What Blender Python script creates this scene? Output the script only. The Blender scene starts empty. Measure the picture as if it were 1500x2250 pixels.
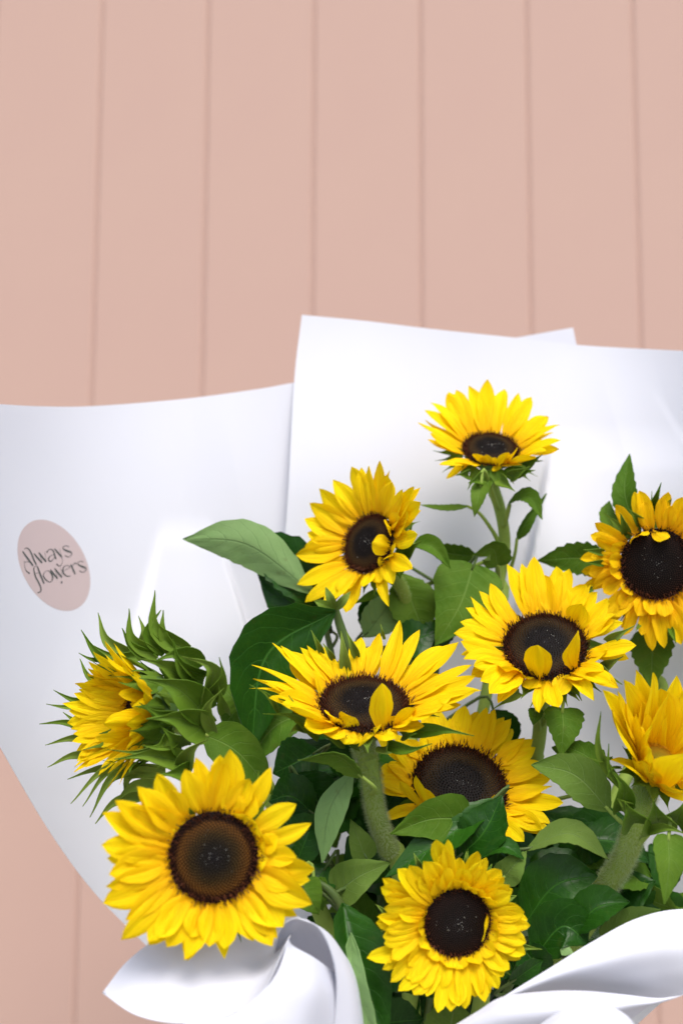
import bpy, math, random
from mathutils import Vector, Matrix, noise as mnoise
random.seed(11)
R = math.radians
scene = bpy.context.scene
C = scene.collection

# ------------------------------------------------------------------ camera
CAM_Z, CAM_Y, PITCH, ROLL = 0.60, -1.28, 7.8, 0.2
LENS = 50.0
cam_d = bpy.data.cameras.new('camera')
cam = bpy.data.objects.new('camera', cam_d); C.objects.link(cam)
cam_d.sensor_fit = 'VERTICAL'; cam_d.sensor_height = 36.0; cam_d.lens = LENS
cam_d.clip_start = 0.01; cam_d.clip_end = 500.0
cam.location = (0, CAM_Y, CAM_Z)
cam.rotation_euler = (Matrix.Rotation(R(90 + PITCH), 3, 'X') @ Matrix.Rotation(R(ROLL), 3, 'Z')).to_euler()
cam_d.dof.use_dof = True
cam_d.dof.focus_distance = 0.95
cam_d.dof.aperture_fstop = 4.6
scene.camera = cam

# ------------------------------------------------------------------ sky, sun, exposure
SUN_AZ, SUN_EL = 167.0, 56.0        # azimuth measured clockwise from +Y
world = bpy.data.worlds.new('World'); scene.world = world
world.use_nodes = True
wn = world.node_tree
bg = wn.nodes['Background']
sky = wn.nodes.new('ShaderNodeTexSky'); sky.sky_type = 'NISHITA'
sky.sun_disc = False
sky.sun_elevation = R(SUN_EL); sky.sun_rotation = R(SUN_AZ)
sky.air_density = 1.0; sky.dust_density = 3.0; sky.ozone_density = 1.0
wn.links.new(sky.outputs[0], bg.inputs[0])
bg.inputs[1].default_value = 0.095
sun_d = bpy.data.lights.new('sun', 'SUN'); sun_d.energy = 1.5; sun_d.angle = R(34); sun_d.color = (1.0, 0.96, 0.91)
sun = bpy.data.objects.new('sun', sun_d); C.objects.link(sun)
sdir = Vector((math.sin(R(SUN_AZ)) * math.cos(R(SUN_EL)), math.cos(R(SUN_AZ)) * math.cos(R(SUN_EL)), math.sin(R(SUN_EL))))
sun.rotation_euler = sdir.to_track_quat('Z', 'Y').to_euler()
sun.location = sdir * 5
vs = scene.view_settings
vs.view_transform = 'Standard'; vs.look = 'None'; vs.gamma = 1.0; vs.exposure = 1.0; vs.use_curve_mapping = False
scene.cycles.use_denoising = True
scene.cycles.max_bounces = 8
scene.cycles.transmission_bounces = 6
scene.cycles.sample_clamp_indirect = 8

# ------------------------------------------------------------------ pixel -> place
CM = cam.rotation_euler.to_matrix()
CP = Vector(cam.location)
KY = 36.0 / LENS / 2250.0            # tangent per photo pixel
def ray(px, py):
    return (CM @ Vector(((px - 750) * KY, (1125 - py) * KY, -1.0))).normalized()
def P(px, py, d):                    # the point seen at a pixel on the upright plane y = -d
    r = ray(px, py)
    return CP + r * ((-d - CP.y) / r.y)
def mpp(p):                          # metres per photo pixel at a point
    return abs((CM.transposed() @ (p - CP)).z) * KY
ZO = {0: (0, 0, 1.0), 1: (580, 800, .46667), 2: (900, 950, .4), 3: (60, 1250, .4), 4: (150, 1600, .43333), 5: (500, 1300, .4),
      6: (700, 1550, .4), 7: (1000, 1400, .377778), 8: (0, 1100, .46667)}
def zp(k, x, y):
    o = ZO[k]; return o[0] + x * o[2], o[1] + y * o[2]

# ------------------------------------------------------------------ object helpers
def tag(o, label=None, cat=None, group=None, kind=None):
    if label: o['label'] = label
    if cat: o['category'] = cat
    if group: o['group'] = group
    if kind: o['kind'] = kind
    return o
def empty(name, loc):
    o = bpy.data.objects.new(name, None); C.objects.link(o); o.location = loc
    o.empty_display_size = 0.02
    return o
def root_of(p):
    off = Vector((0, 0, 0))
    while p is not None:
        off += Vector(p.location); p = p.parent
    return off
def mesh(name, verts, faces, mats, parent=None, uvs=None, smooth=True, midx=None, attr=None, loc=None):
    off = root_of(parent)
    if loc is not None: off = off + (Vector(loc) - off)
    me = bpy.data.meshes.new(name)
    me.from_pydata([tuple(Vector(v) - off) for v in verts], [], faces)
    for m in (mats if isinstance(mats, (list, tuple)) else [mats]): me.materials.append(m)
    if smooth: me.polygons.foreach_set('use_smooth', [True] * len(me.polygons))
    if midx: me.polygons.foreach_set('material_index', midx)
    if uvs:
        ul = me.uv_layers.new(name='UVMap')
        li = [0] * len(me.loops); me.loops.foreach_get('vertex_index', li)
        flat = []
        for i in li: flat.extend(uvs[i])
        ul.data.foreach_set('uv', flat)
    if attr:
        for an, vals in attr.items():
            a = me.attributes.new(an, 'FLOAT', 'POINT'); a.data.foreach_set('value', vals)
    me.update()
    o = bpy.data.objects.new(name, me); C.objects.link(o)
    if parent is not None: o.parent = parent
    if loc is not None: o.location = Vector(loc) - root_of(parent)
    return o
def catmull(pts, n):
    pts = [Vector(p) for p in pts]
    if len(pts) == 2: return [pts[0].lerp(pts[1], i / (n - 1)) for i in range(n)]
    ext = [pts[0] * 2 - pts[1]] + pts + [pts[-1] * 2 - pts[-2]]
    m = len(pts) - 1; out = []
    for i in range(n):
        t = i / (n - 1) * m; k = min(int(t), m - 1); f = t - k
        a, b, c, d = ext[k:k + 4]
        out.append(0.5 * ((2 * b) + (c - a) * f + (2 * a - 5 * b + 4 * c - d) * f * f + (3 * b - a - 3 * c + d) * f ** 3))
    return out
def table(tab, s):
    for (a, b), (c, d) in zip(tab, tab[1:]):
        if s <= c:
            f = (s - a) / (c - a); f = f * f * (3 - 2 * f) * .5 + f * .5
            return b + (d - b) * f
    return tab[-1][1]
def sstep(a, b, x):
    t = max(0, min(1, (x - a) / (b - a))); return t * t * (3 - 2 * t)

# ------------------------------------------------------------------ materials
def newmat(name):
    m = bpy.data.materials.new(name); m.use_nodes = True
    nt = m.node_tree; b = nt.nodes['Principled BSDF']
    return m, nt, b
def N(nt, t, **kw):
    n = nt.nodes.new(t)
    for k, v in kw.items(): setattr(n, k, v)
    return n
def math_n(nt, op, a, b=None, clamp=False):
    n = N(nt, 'ShaderNodeMath', operation=op, use_clamp=clamp)
    for i, v in enumerate((a, b)):
        if v is None: continue
        if isinstance(v, (int, float)): n.inputs[i].default_value = v
        else: nt.links.new(v, n.inputs[i])
    return n.outputs[0]
def mixc(nt, f, a, b):
    n = N(nt, 'ShaderNodeMix', data_type='RGBA')
    if isinstance(f, (int, float)): n.inputs[0].default_value = f
    else: nt.links.new(f, n.inputs[0])
    for i, v in ((6, a), (7, b)):
        if isinstance(v, tuple): n.inputs[i].default_value = (*v, 1)
        else: nt.links.new(v, n.inputs[i])
    return n.outputs[2]
def ramp(nt, fac, stops):
    n = N(nt, 'ShaderNodeValToRGB'); e = n.color_ramp.elements
    while len(e) < len(stops): e.new(0.5)
    for el, (p, c) in zip(e, stops): el.position = p; el.color = (*c, 1)
    nt.links.new(fac, n.inputs[0]); return n.outputs[0]
def noise_n(nt, vec, scale, detail=3.0, rough=.55):
    n = N(nt, 'ShaderNodeTexNoise'); n.inputs['Scale'].default_value = scale
    n.inputs['Detail'].default_value = detail; n.inputs['Roughness'].default_value = rough
    if vec is not None: nt.links.new(vec, n.inputs['Vector'])
    return n.outputs[0]
def bump(nt, h, strength, dist, b):
    n = N(nt, 'ShaderNodeBump'); n.inputs['Strength'].default_value = strength; n.inputs['Distance'].default_value = dist
    nt.links.new(h, n.inputs['Height']); nt.links.new(n.outputs[0], b.inputs['Normal']); return n.outputs[0]
def translucent(nt, b, col, fac, nrm=None):
    out = nt.nodes['Material Output']
    tr = N(nt, 'ShaderNodeBsdfTranslucent')
    if isinstance(col, tuple): tr.inputs[0].default_value = (*col, 1)
    else: nt.links.new(col, tr.inputs[0])
    if nrm is not None: nt.links.new(nrm, tr.inputs['Normal'])
    mx = N(nt, 'ShaderNodeMixShader'); mx.inputs[0].default_value = fac
    nt.links.new(b.outputs[0], mx.inputs[1]); nt.links.new(tr.outputs[0], mx.inputs[2])
    nt.links.new(mx.outputs[0], out.inputs[0])

def mat_petal(name, tipc, basec):
    m, nt, b = newmat(name)
    uv = N(nt, 'ShaderNodeUVMap').outputs[0]
    sep = N(nt, 'ShaderNodeSeparateXYZ'); nt.links.new(uv, sep.inputs[0])
    mp = N(nt, 'ShaderNodeMapping'); mp.inputs['Scale'].default_value = (16, 1.4, 1); nt.links.new(uv, mp.inputs[0])
    oi = N(nt, 'ShaderNodeObjectInfo')
    nt.links.new(math_n(nt, 'MULTIPLY', oi.outputs['Random'], 37.0), mp.inputs['Location'])
    st = noise_n(nt, mp.outputs[0], 1.0, 4.0, .6)
    g = ramp(nt, math_n(nt, 'ADD', sep.outputs[1], math_n(nt, 'MULTIPLY', math_n(nt, 'SUBTRACT', st, .5), .22)),
             [(0.0, basec), (0.22, tuple(.5 * (p + q) for p, q in zip(basec, tipc))), (0.5, tipc), (1.0, tuple(min(1, q * k) for q, k in zip(tipc, (1.0, 1.03, 1.2))))])
    dark = mixc(nt, math_n(nt, 'MULTIPLY', math_n(nt, 'SUBTRACT', .54, st, True), 2.6, True), g, (tipc[0] * .84, tipc[1] * .66, tipc[2]))
    var = mixc(nt, math_n(nt, 'MULTIPLY', oi.outputs['Random'], .3), dark, basec)
    nt.links.new(var, b.inputs['Base Color'])
    b.inputs['Roughness'].default_value = .6; b.inputs['Specular IOR Level'].default_value = .12
    nr = bump(nt, st, .6, .0014, b)
    translucent(nt, b, var, .32, nr)
    return m
def mat_leaf(name, col, col2, vein, rough, spec, nv=9.0, tr=.18, spots=0.0, bumpd=.0012):
    m, nt, b = newmat(name)
    uv = N(nt, 'ShaderNodeUVMap').outputs[0]
    sep = N(nt, 'ShaderNodeSeparateXYZ'); nt.links.new(uv, sep.inputs[0])
    tc = N(nt, 'ShaderNodeTexCoord').outputs['Object']
    oi = N(nt, 'ShaderNodeObjectInfo')
    wob = noise_n(nt, uv, 5.0, 2.0)
    at = math_n(nt, 'MULTIPLY', math_n(nt, 'ABSOLUTE', math_n(nt, 'SUBTRACT', sep.outputs[0], .5)), 2.0)
    mid = math_n(nt, 'SUBTRACT', 1.0, math_n(nt, 'DIVIDE', at, .05), True)
    ph = math_n(nt, 'MULTIPLY', math_n(nt, 'SUBTRACT', math_n(nt, 'ADD', sep.outputs[1], math_n(nt, 'MULTIPLY', wob, .07)), math_n(nt, 'MULTIPLY', math_n(nt, 'POWER', at, 1.3), .24)), nv)
    fr = math_n(nt, 'ABSOLUTE', math_n(nt, 'SUBTRACT', math_n(nt, 'FRACT', ph), .5))
    lat = math_n(nt, 'SUBTRACT', 1.0, math_n(nt, 'DIVIDE', fr, .055), True)
    lat = math_n(nt, 'MULTIPLY', lat, math_n(nt, 'SUBTRACT', 1.0, math_n(nt, 'MULTIPLY', at, .75)))
    vo = N(nt, 'ShaderNodeTexVoronoi', feature='DISTANCE_TO_EDGE'); vo.inputs['Scale'].default_value = 260; nt.links.new(tc, vo.inputs['Vector'])
    net = math_n(nt, 'SUBTRACT', 1.0, math_n(nt, 'MULTIPLY', vo.outputs['Distance'], 14.0), True)
    veins = math_n(nt, 'MAXIMUM', mid, math_n(nt, 'MULTIPLY', lat, .6))
    n1 = noise_n(nt, tc, 55.0, 4.0)
    base = mixc(nt, math_n(nt, 'ADD', math_n(nt, 'MULTIPLY', math_n(nt, 'SUBTRACT', n1, .5), 1.6), math_n(nt, 'MULTIPLY', oi.outputs['Random'], .8), True), col, col2)
    base = mixc(nt, math_n(nt, 'MULTIPLY', net, .12), base, vein)
    c = mixc(nt, math_n(nt, 'MULTIPLY', veins, .75), base, vein)
    if spots:
        sp = math_n(nt, 'MULTIPLY', math_n(nt, 'SUBTRACT', noise_n(nt, tc, 90.0, 2.0), .66, True), spots * 14, True)
        c = mixc(nt, sp, c, (.09, .06, .015))
    nt.links.new(c, b.inputs['Base Color'])
    b.inputs['Roughness'].default_value = rough; b.inputs['Specular IOR Level'].default_value = spec
    hh = math_n(nt, 'ADD', math_n(nt, 'MULTIPLY', veins, -.7), math_n(nt, 'MULTIPLY', n1, .8))
    nr = bump(nt, hh, .5, bumpd, b)
    translucent(nt, b, c, tr, nr)
    return m
def mat_plain(name, col, rough=.6, spec=.3, nscale=40.0, amt=.35, col2=None, bstr=.2, bdist=.0006, tr=0.0, detail=4.0):
    m, nt, b = newmat(name)
    tc = N(nt, 'ShaderNodeTexCoord').outputs['Object']
    n1 = noise_n(nt, tc, nscale, detail)
    c2 = col2 or tuple(c * .6 for c in col)
    f = math_n(nt, 'MULTIPLY', math_n(nt, 'ADD', math_n(nt, 'MULTIPLY', math_n(nt, 'SUBTRACT', n1, .5), 2.0), .5, True), amt)
    c = mixc(nt, f, col, c2)
    nt.links.new(c, b.inputs['Base Color'])
    b.inputs['Roughness'].default_value = rough; b.inputs['Specular IOR Level'].default_value = spec
    nr = bump(nt, n1, bstr, bdist, b)
    if tr: translucent(nt, b, c, tr, nr)
    return m
def mat_disc(name, stops, rough=.62):
    m, nt, b = newmat(name)
    a = N(nt, 'ShaderNodeAttribute', attribute_name='rad').outputs['Fac']
    tc = N(nt, 'ShaderNodeTexCoord').outputs['Object']
    n1 = noise_n(nt, tc, 140.0, 3.0); n2 = noise_n(nt, tc, 900.0, 2.0)
    f = math_n(nt, 'ADD', a, math_n(nt, 'MULTIPLY', math_n(nt, 'SUBTRACT', n1, .5), .16))
    c = ramp(nt, f, stops)
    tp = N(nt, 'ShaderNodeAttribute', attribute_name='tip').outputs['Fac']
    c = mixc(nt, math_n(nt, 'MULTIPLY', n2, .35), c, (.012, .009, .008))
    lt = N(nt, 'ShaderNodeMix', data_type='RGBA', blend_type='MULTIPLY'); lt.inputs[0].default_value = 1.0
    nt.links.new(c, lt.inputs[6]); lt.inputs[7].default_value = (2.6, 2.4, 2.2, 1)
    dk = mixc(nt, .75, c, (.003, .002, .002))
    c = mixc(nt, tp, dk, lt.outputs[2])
    nt.links.new(c, b.inputs['Base Color']); b.inputs['Roughness'].default_value = rough; b.inputs['Specular IOR Level'].default_value = .12
    return m

M = {}
M['petal'] = mat_petal('petal_yellow', (.97, .745, .002), (.95, .50, .002))
M['petal_orange'] = mat_petal('petal_amber', (.96, .65, .002), (.90, .37, .002))
M['petal_lemon'] = mat_petal('petal_lemon', (.97, .76, .003), (.94, .54, .003))
M['leaf'] = mat_leaf('sunflower_leaf', (.062, .145, .009), (.115, .205, .020), (.17, .28, .06), .6, .1, 6.0, .2, .15)
M['leaf_under'] = mat_leaf('sunflower_leaf_underside', (.105, .185, .028), (.15, .235, .045), (.20, .30, .09), .7, .1, 6.0, .2)
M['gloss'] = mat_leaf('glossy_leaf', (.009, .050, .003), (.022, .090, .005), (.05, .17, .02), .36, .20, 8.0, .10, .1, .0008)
M['gloss_under'] = mat_leaf('glossy_leaf_underside', (.21, .37, .12), (.25, .40, .15), (.15, .26, .09), .5, .2, 8.0, .16, .25)
M['bract'] = mat_leaf('bract_green', (.085, .175, .010), (.15, .24, .025), (.15, .25, .05), .55, .12, 4.0, .2, .1)
M['bract_pale'] = mat_leaf('bract_pale_green', (.16, .26, .03), (.22, .31, .05), (.22, .30, .09), .6, .12, 4.0, .2, .1)
M['stem'] = mat_plain('stem_green', (.27, .37, .075), .65, .12, 60.0, .5, (.15, .25, .035), .4, .0008)
M['stem_dark'] = mat_plain('twig_green', (.06, .12, .025), .55, .3, 60.0, .5, (.10, .09, .03), .4, .0006)
M['hair'] = mat_plain('plant_hair', (.52, .62, .32), .6, .2, 40, .2, None, 0.05, .0002, .4)
M['receptacle'] = mat_plain('receptacle_green', (.06, .13, .025), .65, .25, 90.0, .5, (.11, .18, .05), .5, .001)
M['disc'] = mat_disc('disc_dark', [(0, (.012, .010, .012)), (.45, (.010, .008, .007)), (.68, (.075, .044, .013)), (.86, (.055, .018, .006)), (1, (.02, .005, .003))])
M['disc_plain'] = mat_disc('disc_black', [(0, (.018, .015, .015)), (.5, (.014, .009, .007)), (.85, (.026, .010, .006)), (1, (.010, .003, .002))])
M['disc_amber'] = mat_disc('disc_amber', [(0, (.012, .011, .013)), (.30, (.018, .015, .009)), (.52, (.060, .036, .007)), (.76, (.17, .070, .008)), (.86, (.035, .010, .004)), (1, (.02, .005, .003))])
M['disc_yellow'] = mat_disc('disc_yellow', [(0, (.40, .42, .05)), (.4, (.50, .45, .03)), (.7, (.60, .40, .015)), (1, (.50, .26, .008))], .7)
M['fringe'] = mat_plain('anther_brown', (.040, .010, .006), .6, .3, 300.0, .7, (.20, .055, .008), .1, .0003)
M['fringe_yellow'] = mat_plain('anther_yellow', (.75, .42, .015), .6, .3, 300.0, .6, (.50, .22, .01), .1, .0003)
M['pollen'] = mat_plain('pollen_grain', (.62, .62, .58), .5, .4, 300.0, .4)
M['paper'] = mat_plain('white_paper', (.735, .75, .81), .9, .05, 6.0, .12, (.715, .73, .79), .05, .0015, .12, 6.0)
M['ribbon'] = mat_plain('white_ribbon', (.735, .75, .82), .75, .1, 8.0, .10, (.715, .73, .80), .03, .001, .14, 5.0)
M['sticker'] = mat_plain('sticker_pink', (.53, .43, .425), .5, .2, 30.0, .15, (.51, .41, .405), .02, .0003)
M['ink'] = mat_plain('grey_ink', (.075, .085, .080), .5, .3, 60.0, .2)
M['paint'] = mat_plain('pink_wall_paint', (.51, .352, .290), .6, .12, 3.2, .55, (.475, .315, .272), .10, .0015, 0, 8.0)
M['concrete'] = mat_plain('concrete', (.36, .34, .32), .85, .2, 9.0, .5, (.28, .27, .26), .3, .003)

# ------------------------------------------------------------------ the setting: pink boarded wall and ground
WALL_Y = 0.45
g0 = P(225, 0, -WALL_Y).x; g1 = P(1155, 0, -WALL_Y).x
BW = (g1 - g0) / 4.0
wall = tag(empty('wall', (0, WALL_Y, 0)), 'pink painted wall of vertical tongue and groove boards', None, None, 'structure')
def board_mesh():
    ch, gp, dep, H = .0036, .0001, .0026, 2.4
    prof = [(gp, .02), (gp, dep), (gp + ch, 0.0005), (gp + ch + .0012, 0), (BW - gp - ch - .0012, 0), (BW - gp - ch, .0005), (BW - gp, dep), (BW - gp, .02)]
    v, f = [], []
    for zz in (0.0, H):
        for x, y in prof: v.append((x, y, zz))
    n = len(prof)
    for i in range(n - 1): f.append((i, i + 1, n + i + 1, n + i))
    f.append(tuple(range(n - 1, -1, -1))); f.append(tuple(range(n, 2 * n)))
    f.append((n - 1, 0, n, 2 * n - 1))
    me = bpy.data.meshes.new('board'); me.from_pydata(v, [], f); me.materials.append(M['paint']); me.update()
    return me
bm_ = board_mesh()
for i in range(-9, 14):
    o = bpy.data.objects.new('board', bm_); C.objects.link(o); o.parent = wall
    o.location = (g0 + i * BW, random.uniform(-.0003, .0003), 0)
xb0 = g0 - 9 * BW; xb1 = g0 + 14 * BW
mesh('batten', [*[(x, WALL_Y + y, z) for y in (.0205, .04) for x, z in ((xb0, 0), (xb1, 0), (xb1, 2.4), (xb0, 2.4))]],
     [(0, 1, 2, 3), (5, 4, 7, 6), (0, 4, 5, 1), (3, 2, 6, 7), (1, 5, 6, 2), (0, 3, 7, 4)], M['paint'], wall, smooth=False)
gv = [(-6, -9, 0), (6, -9, 0), (6, 1, 0), (-6, 1, 0)]
tag(mesh('ground', gv, [(0, 1, 2, 3)], M['concrete'], smooth=False), 'grey concrete ground in front of the pink wall', None, None, 'structure')

TIE = P(900, 2640, .24)

# ------------------------------------------------------------------ sheets
def surf(name, grid, mats, parent, th=.0004, uv=True, loc=None):
    """grid[r][c] of points -> thin solid sheet"""
    nr, nc = len(grid), len(grid[0])
    nrm = []
    for r in range(nr):
        for c in range(nc):
            a = grid[min(r + 1, nr - 1)][c] - grid[max(r - 1, 0)][c]
            b = grid[r][min(c + 1, nc - 1)] - grid[r][max(c - 1, 0)]
            n = a.cross(b)
            nrm.append(n.normalized() if n.length > 1e-12 else Vector((0, -1, 0)))
    top = [grid[r][c] for r in range(nr) for c in range(nc)]
    k = nr * nc
    v = [p + n * th * .5 for p, n in zip(top, nrm)] + [p - n * th * .5 for p, n in zip(top, nrm)]
    f, mi, ext = [], [], []
    for r in range(nr - 1):
        for c in range(nc - 1):
            q = (r * nc + c, (r + 1) * nc + c, (r + 1) * nc + c + 1, r * nc + c + 1)
            for t in ((q[0], q[1], q[2]), (q[0], q[2], q[3])):
                f.append(t); mi.append(0)
                f.append(tuple(k + i for i in reversed(t))); mi.append(1 if len(mats) > 1 else 0)
    edge = [(0, c) for c in range(nc)] + [(r, nc - 1) for r in range(1, nr)] + [(nr - 1, c) for c in range(nc - 2, -1, -1)] + [(r, 0) for r in range(nr - 2, 0, -1)]
    for (r0, c0), (r1, c1) in zip(edge, edge[1:] + edge[:1]):
        i, j = r0 * nc + c0, r1 * nc + c1
        q = len(v); v += [v[i], v[j], v[k + j], v[k + i]]; ext += [i, j, j, i]
        f.append((q, q + 1, q + 2, q + 3)); mi.append(0)
    uvs = [(c / (nc - 1), r / (nr - 1)) for r in range(nr) for c in range(nc)] * 2
    uvs += [uvs[i] for i in ext]
    return mesh(name, v, f, mats, parent, uvs, True, mi, None, loc)

def poly_at(pts, t):
    return catmull([Vector((x, y, 0)) for x, y in pts], 101)[int(round(t * 100))]
def wob(x, y, s, seed): return mnoise.noise(Vector((x / s + seed, y / s, seed * 1.7)))

def crease(x, y, x0, y0, x1, y1, w, h):
    # a fold line pressed into the paper: a shallow tent along a segment that dies out at its ends
    dx, dy = x1 - x0, y1 - y0; l2 = dx * dx + dy * dy
    t = ((x - x0) * dx + (y - y0) * dy) / l2
    if t < 0 or t > 1: return 0.0
    q = abs((x - x0) * dy - (y - y0) * dx) / math.sqrt(l2)
    return h * max(0.0, 1 - q / w) * math.sin(math.pi * t)
def depthA(x, y):
    lean = .02 * sstep(1400, 2600, y)
    d = .123 + lean + .0034 * wob(x, y, 420, 2.1)
    t = max(0.0, 430 - x) / 430
    d += .135 * (t * t * .5 + t ** 1.5 * .5) * (1 - .25 * sstep(1500, 2300, y))
    d += crease(x, y, 480, 850, 560, 1250, 120, .0022) + crease(x, y, 60, 900, 250, 1500, 110, -.0020) + crease(x, y, 250, 1350, 120, 1750, 90, .0018)
    # pleat standing out of the sheet, steep on both of its sides
    if y > 1120:
        k = sstep(1130, 1420, y)
        xl = 350 - (y - 1180) * .235
        xr = 462 + 95 * ((max(0, y - 1150)) / 280) ** .85
        m = (1 - sstep(1480, 1700, y)) * sstep(xl - 12, xl + 16, x) * (1 - sstep(xr - 6, xr + 4, x))
        d += (.002 + .008 * k) * m * sstep(1130, 1210, y)
        d -= .006 * k * sstep(xr - 5, xr + 6, x) * (1 - sstep(xr + 60, xr + 160, x)) * (1 - sstep(1480, 1700, y))
    return d
def depthB(x, y):
    lean = .03 * sstep(1500, 2600, y)
    d = .136 + lean + .0035 * wob(x, y, 420, 5.3) - .012 * sstep(1100, 700, y)
    d += crease(x, y, 800, 700, 740, 1250, 110, .0020) + crease(x, y, 1010, 730, 960, 1150, 90, -.0016) + crease(x, y, 1300, 760, 1420, 1150, 120, .0020)
    t = max(0.0, x - 1230) / 400
    d += .10 * t * t
    if y > 900:
        xl = 1205 - (y - 1000) * .20
        m = sstep(xl - 7, xl + 10, x)
        d += (.004 + .017 * sstep(960, 1260, y)) * m * sstep(930, 1040, y)
        d -= .008 * sstep(980, 1150, y) * (1 - m) * sstep(xl - 190, xl - 10, x)
    xr = 1440 + (y - 870) * .62
    d -= .0007 * sstep(xr - 10, xr + 14, x) * sstep(820, 960, y)
    return d
def coons_sheet(name, left, right, top, depth, nr, nc, mat, parent):
    tl = catmull([Vector((x, y, 0)) for x, y in top], nc)
    Lc = catmull([Vector((x, y, 0)) for x, y in left], nr)
    Rc = catmull([Vector((x, y, 0)) for x, y in right], nr)
    grid = []
    for r in range(nr):
        v = r / (nr - 1); row = []
        for c in range(nc):
            u = c / (nc - 1)
            p = Lc[r].lerp(Rc[r], u) + (tl[c] - tl[0].lerp(tl[-1], u)) * (1 - v) ** 2
            row.append(P(p.x, p.y, depth(p.x, p.y)))
        grid.append(row)
    return surf(name, grid, [mat], parent)

base_pt = Vector((TIE.x, TIE.y, 0.0))
shA = tag(empty('paper_sheet', TIE + Vector((-.02, .03, -.04))), 'wide white wrapping paper sheet carrying the round pink sticker', 'wrapping paper', 'sheets of white bouquet paper')
coons_sheet('sheet', [(-80, 880), (-75, 1250), (-45, 1560), (0, 1640), (100, 1812), (200, 1952), (318, 2074), (560, 2310), (840, 2640)],
            [(720, 830), (715, 1050), (705, 1300), (700, 1500), (705, 1700), (720, 1900), (760, 2130), (830, 2400), (890, 2640)],
            [(-80, 880), (0, 888), (100, 893), (210, 892), (400, 877), (560, 856), (645, 841), (720, 830)], depthA, 210, 210, M['paper'], shA)
shB = tag(empty('paper_sheet', TIE + Vector((.02, .03, -.04))), 'tall white wrapping paper sheet rising behind the topmost sunflower', 'wrapping paper', 'sheets of white bouquet paper')
coons_sheet('sheet', [(663, 692), (646, 842), (632, 1100), (612, 1350), (590, 1600), (620, 1900), (740, 2250), (880, 2640)],
            [(1640, 778), (1660, 1000), (1670, 1250), (1660, 1550), (1600, 1900), (1500, 2140), (1405, 2245), (960, 2640)],
            [(663, 692), (800, 705), (950, 723), (1140, 743), (1268, 758), (1400, 766), (1500, 771), (1640, 778)], depthB, 190, 190, M['paper'], shB)
shC = tag(empty('paper_sheet', TIE + Vector((.03, .045, -.04))), 'white paper sheet with one pointed corner showing above the tall sheet', 'wrapping paper', 'sheets of white bouquet paper')
coons_sheet('sheet', [(760, 790), (800, 1200), (850, 1700), (900, 2640)], [(1258, 720), (1330, 1100), (1300, 1700), (950, 2640)],
            [(760, 790), (1000, 764), (1258, 720)], lambda x, y: .088 + .06 * sstep(1500, 2600, y) + .003 * wob(x, y, 300, 8.1), 40, 30, M['paper'], shC)

# sticker on sheet A (follows the paper)
def on_sheet(x, y, off):
    p = P(x, y, depthA(x, y)); return p + (CP - p).normalized() * off
st_loc = on_sheet(120, 1242, .001)
cx, cy = 20 + 742 * .13333, 1120 + 915 * .13333
phi = R(28.6); va, vb = 107.7, 69.7
grid_v, grid_f = [on_sheet(cx, cy, .0004)], []
NA, NRG = 64, 12
for k in range(1, NRG + 1):
    for a in range(NA):
        t = a / NA * 2 * math.pi; q = k / NRG
        ex, ey = va * q * math.cos(t), vb * q * math.sin(t)
        grid_v.append(on_sheet(cx - math.sin(phi) * ex + math.cos(phi) * ey, cy - math.cos(phi) * ex - math.sin(phi) * ey, .0004))
for a in range(NA):
    grid_f.append((0, 1 + a, 1 + (a + 1) % NA))
    for k in range(1, NRG):
        i, j = 1 + (k - 1) * NA, 1 + k * NA
        grid_f.append((i + a, j + a, j + (a + 1) % NA, i + (a + 1) % NA))
stk = mesh('sticker', grid_v, grid_f, M['sticker'], shA)
stk['label'] = 'oval looking dusty pink sticker reading Always flowers in grey script'
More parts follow.
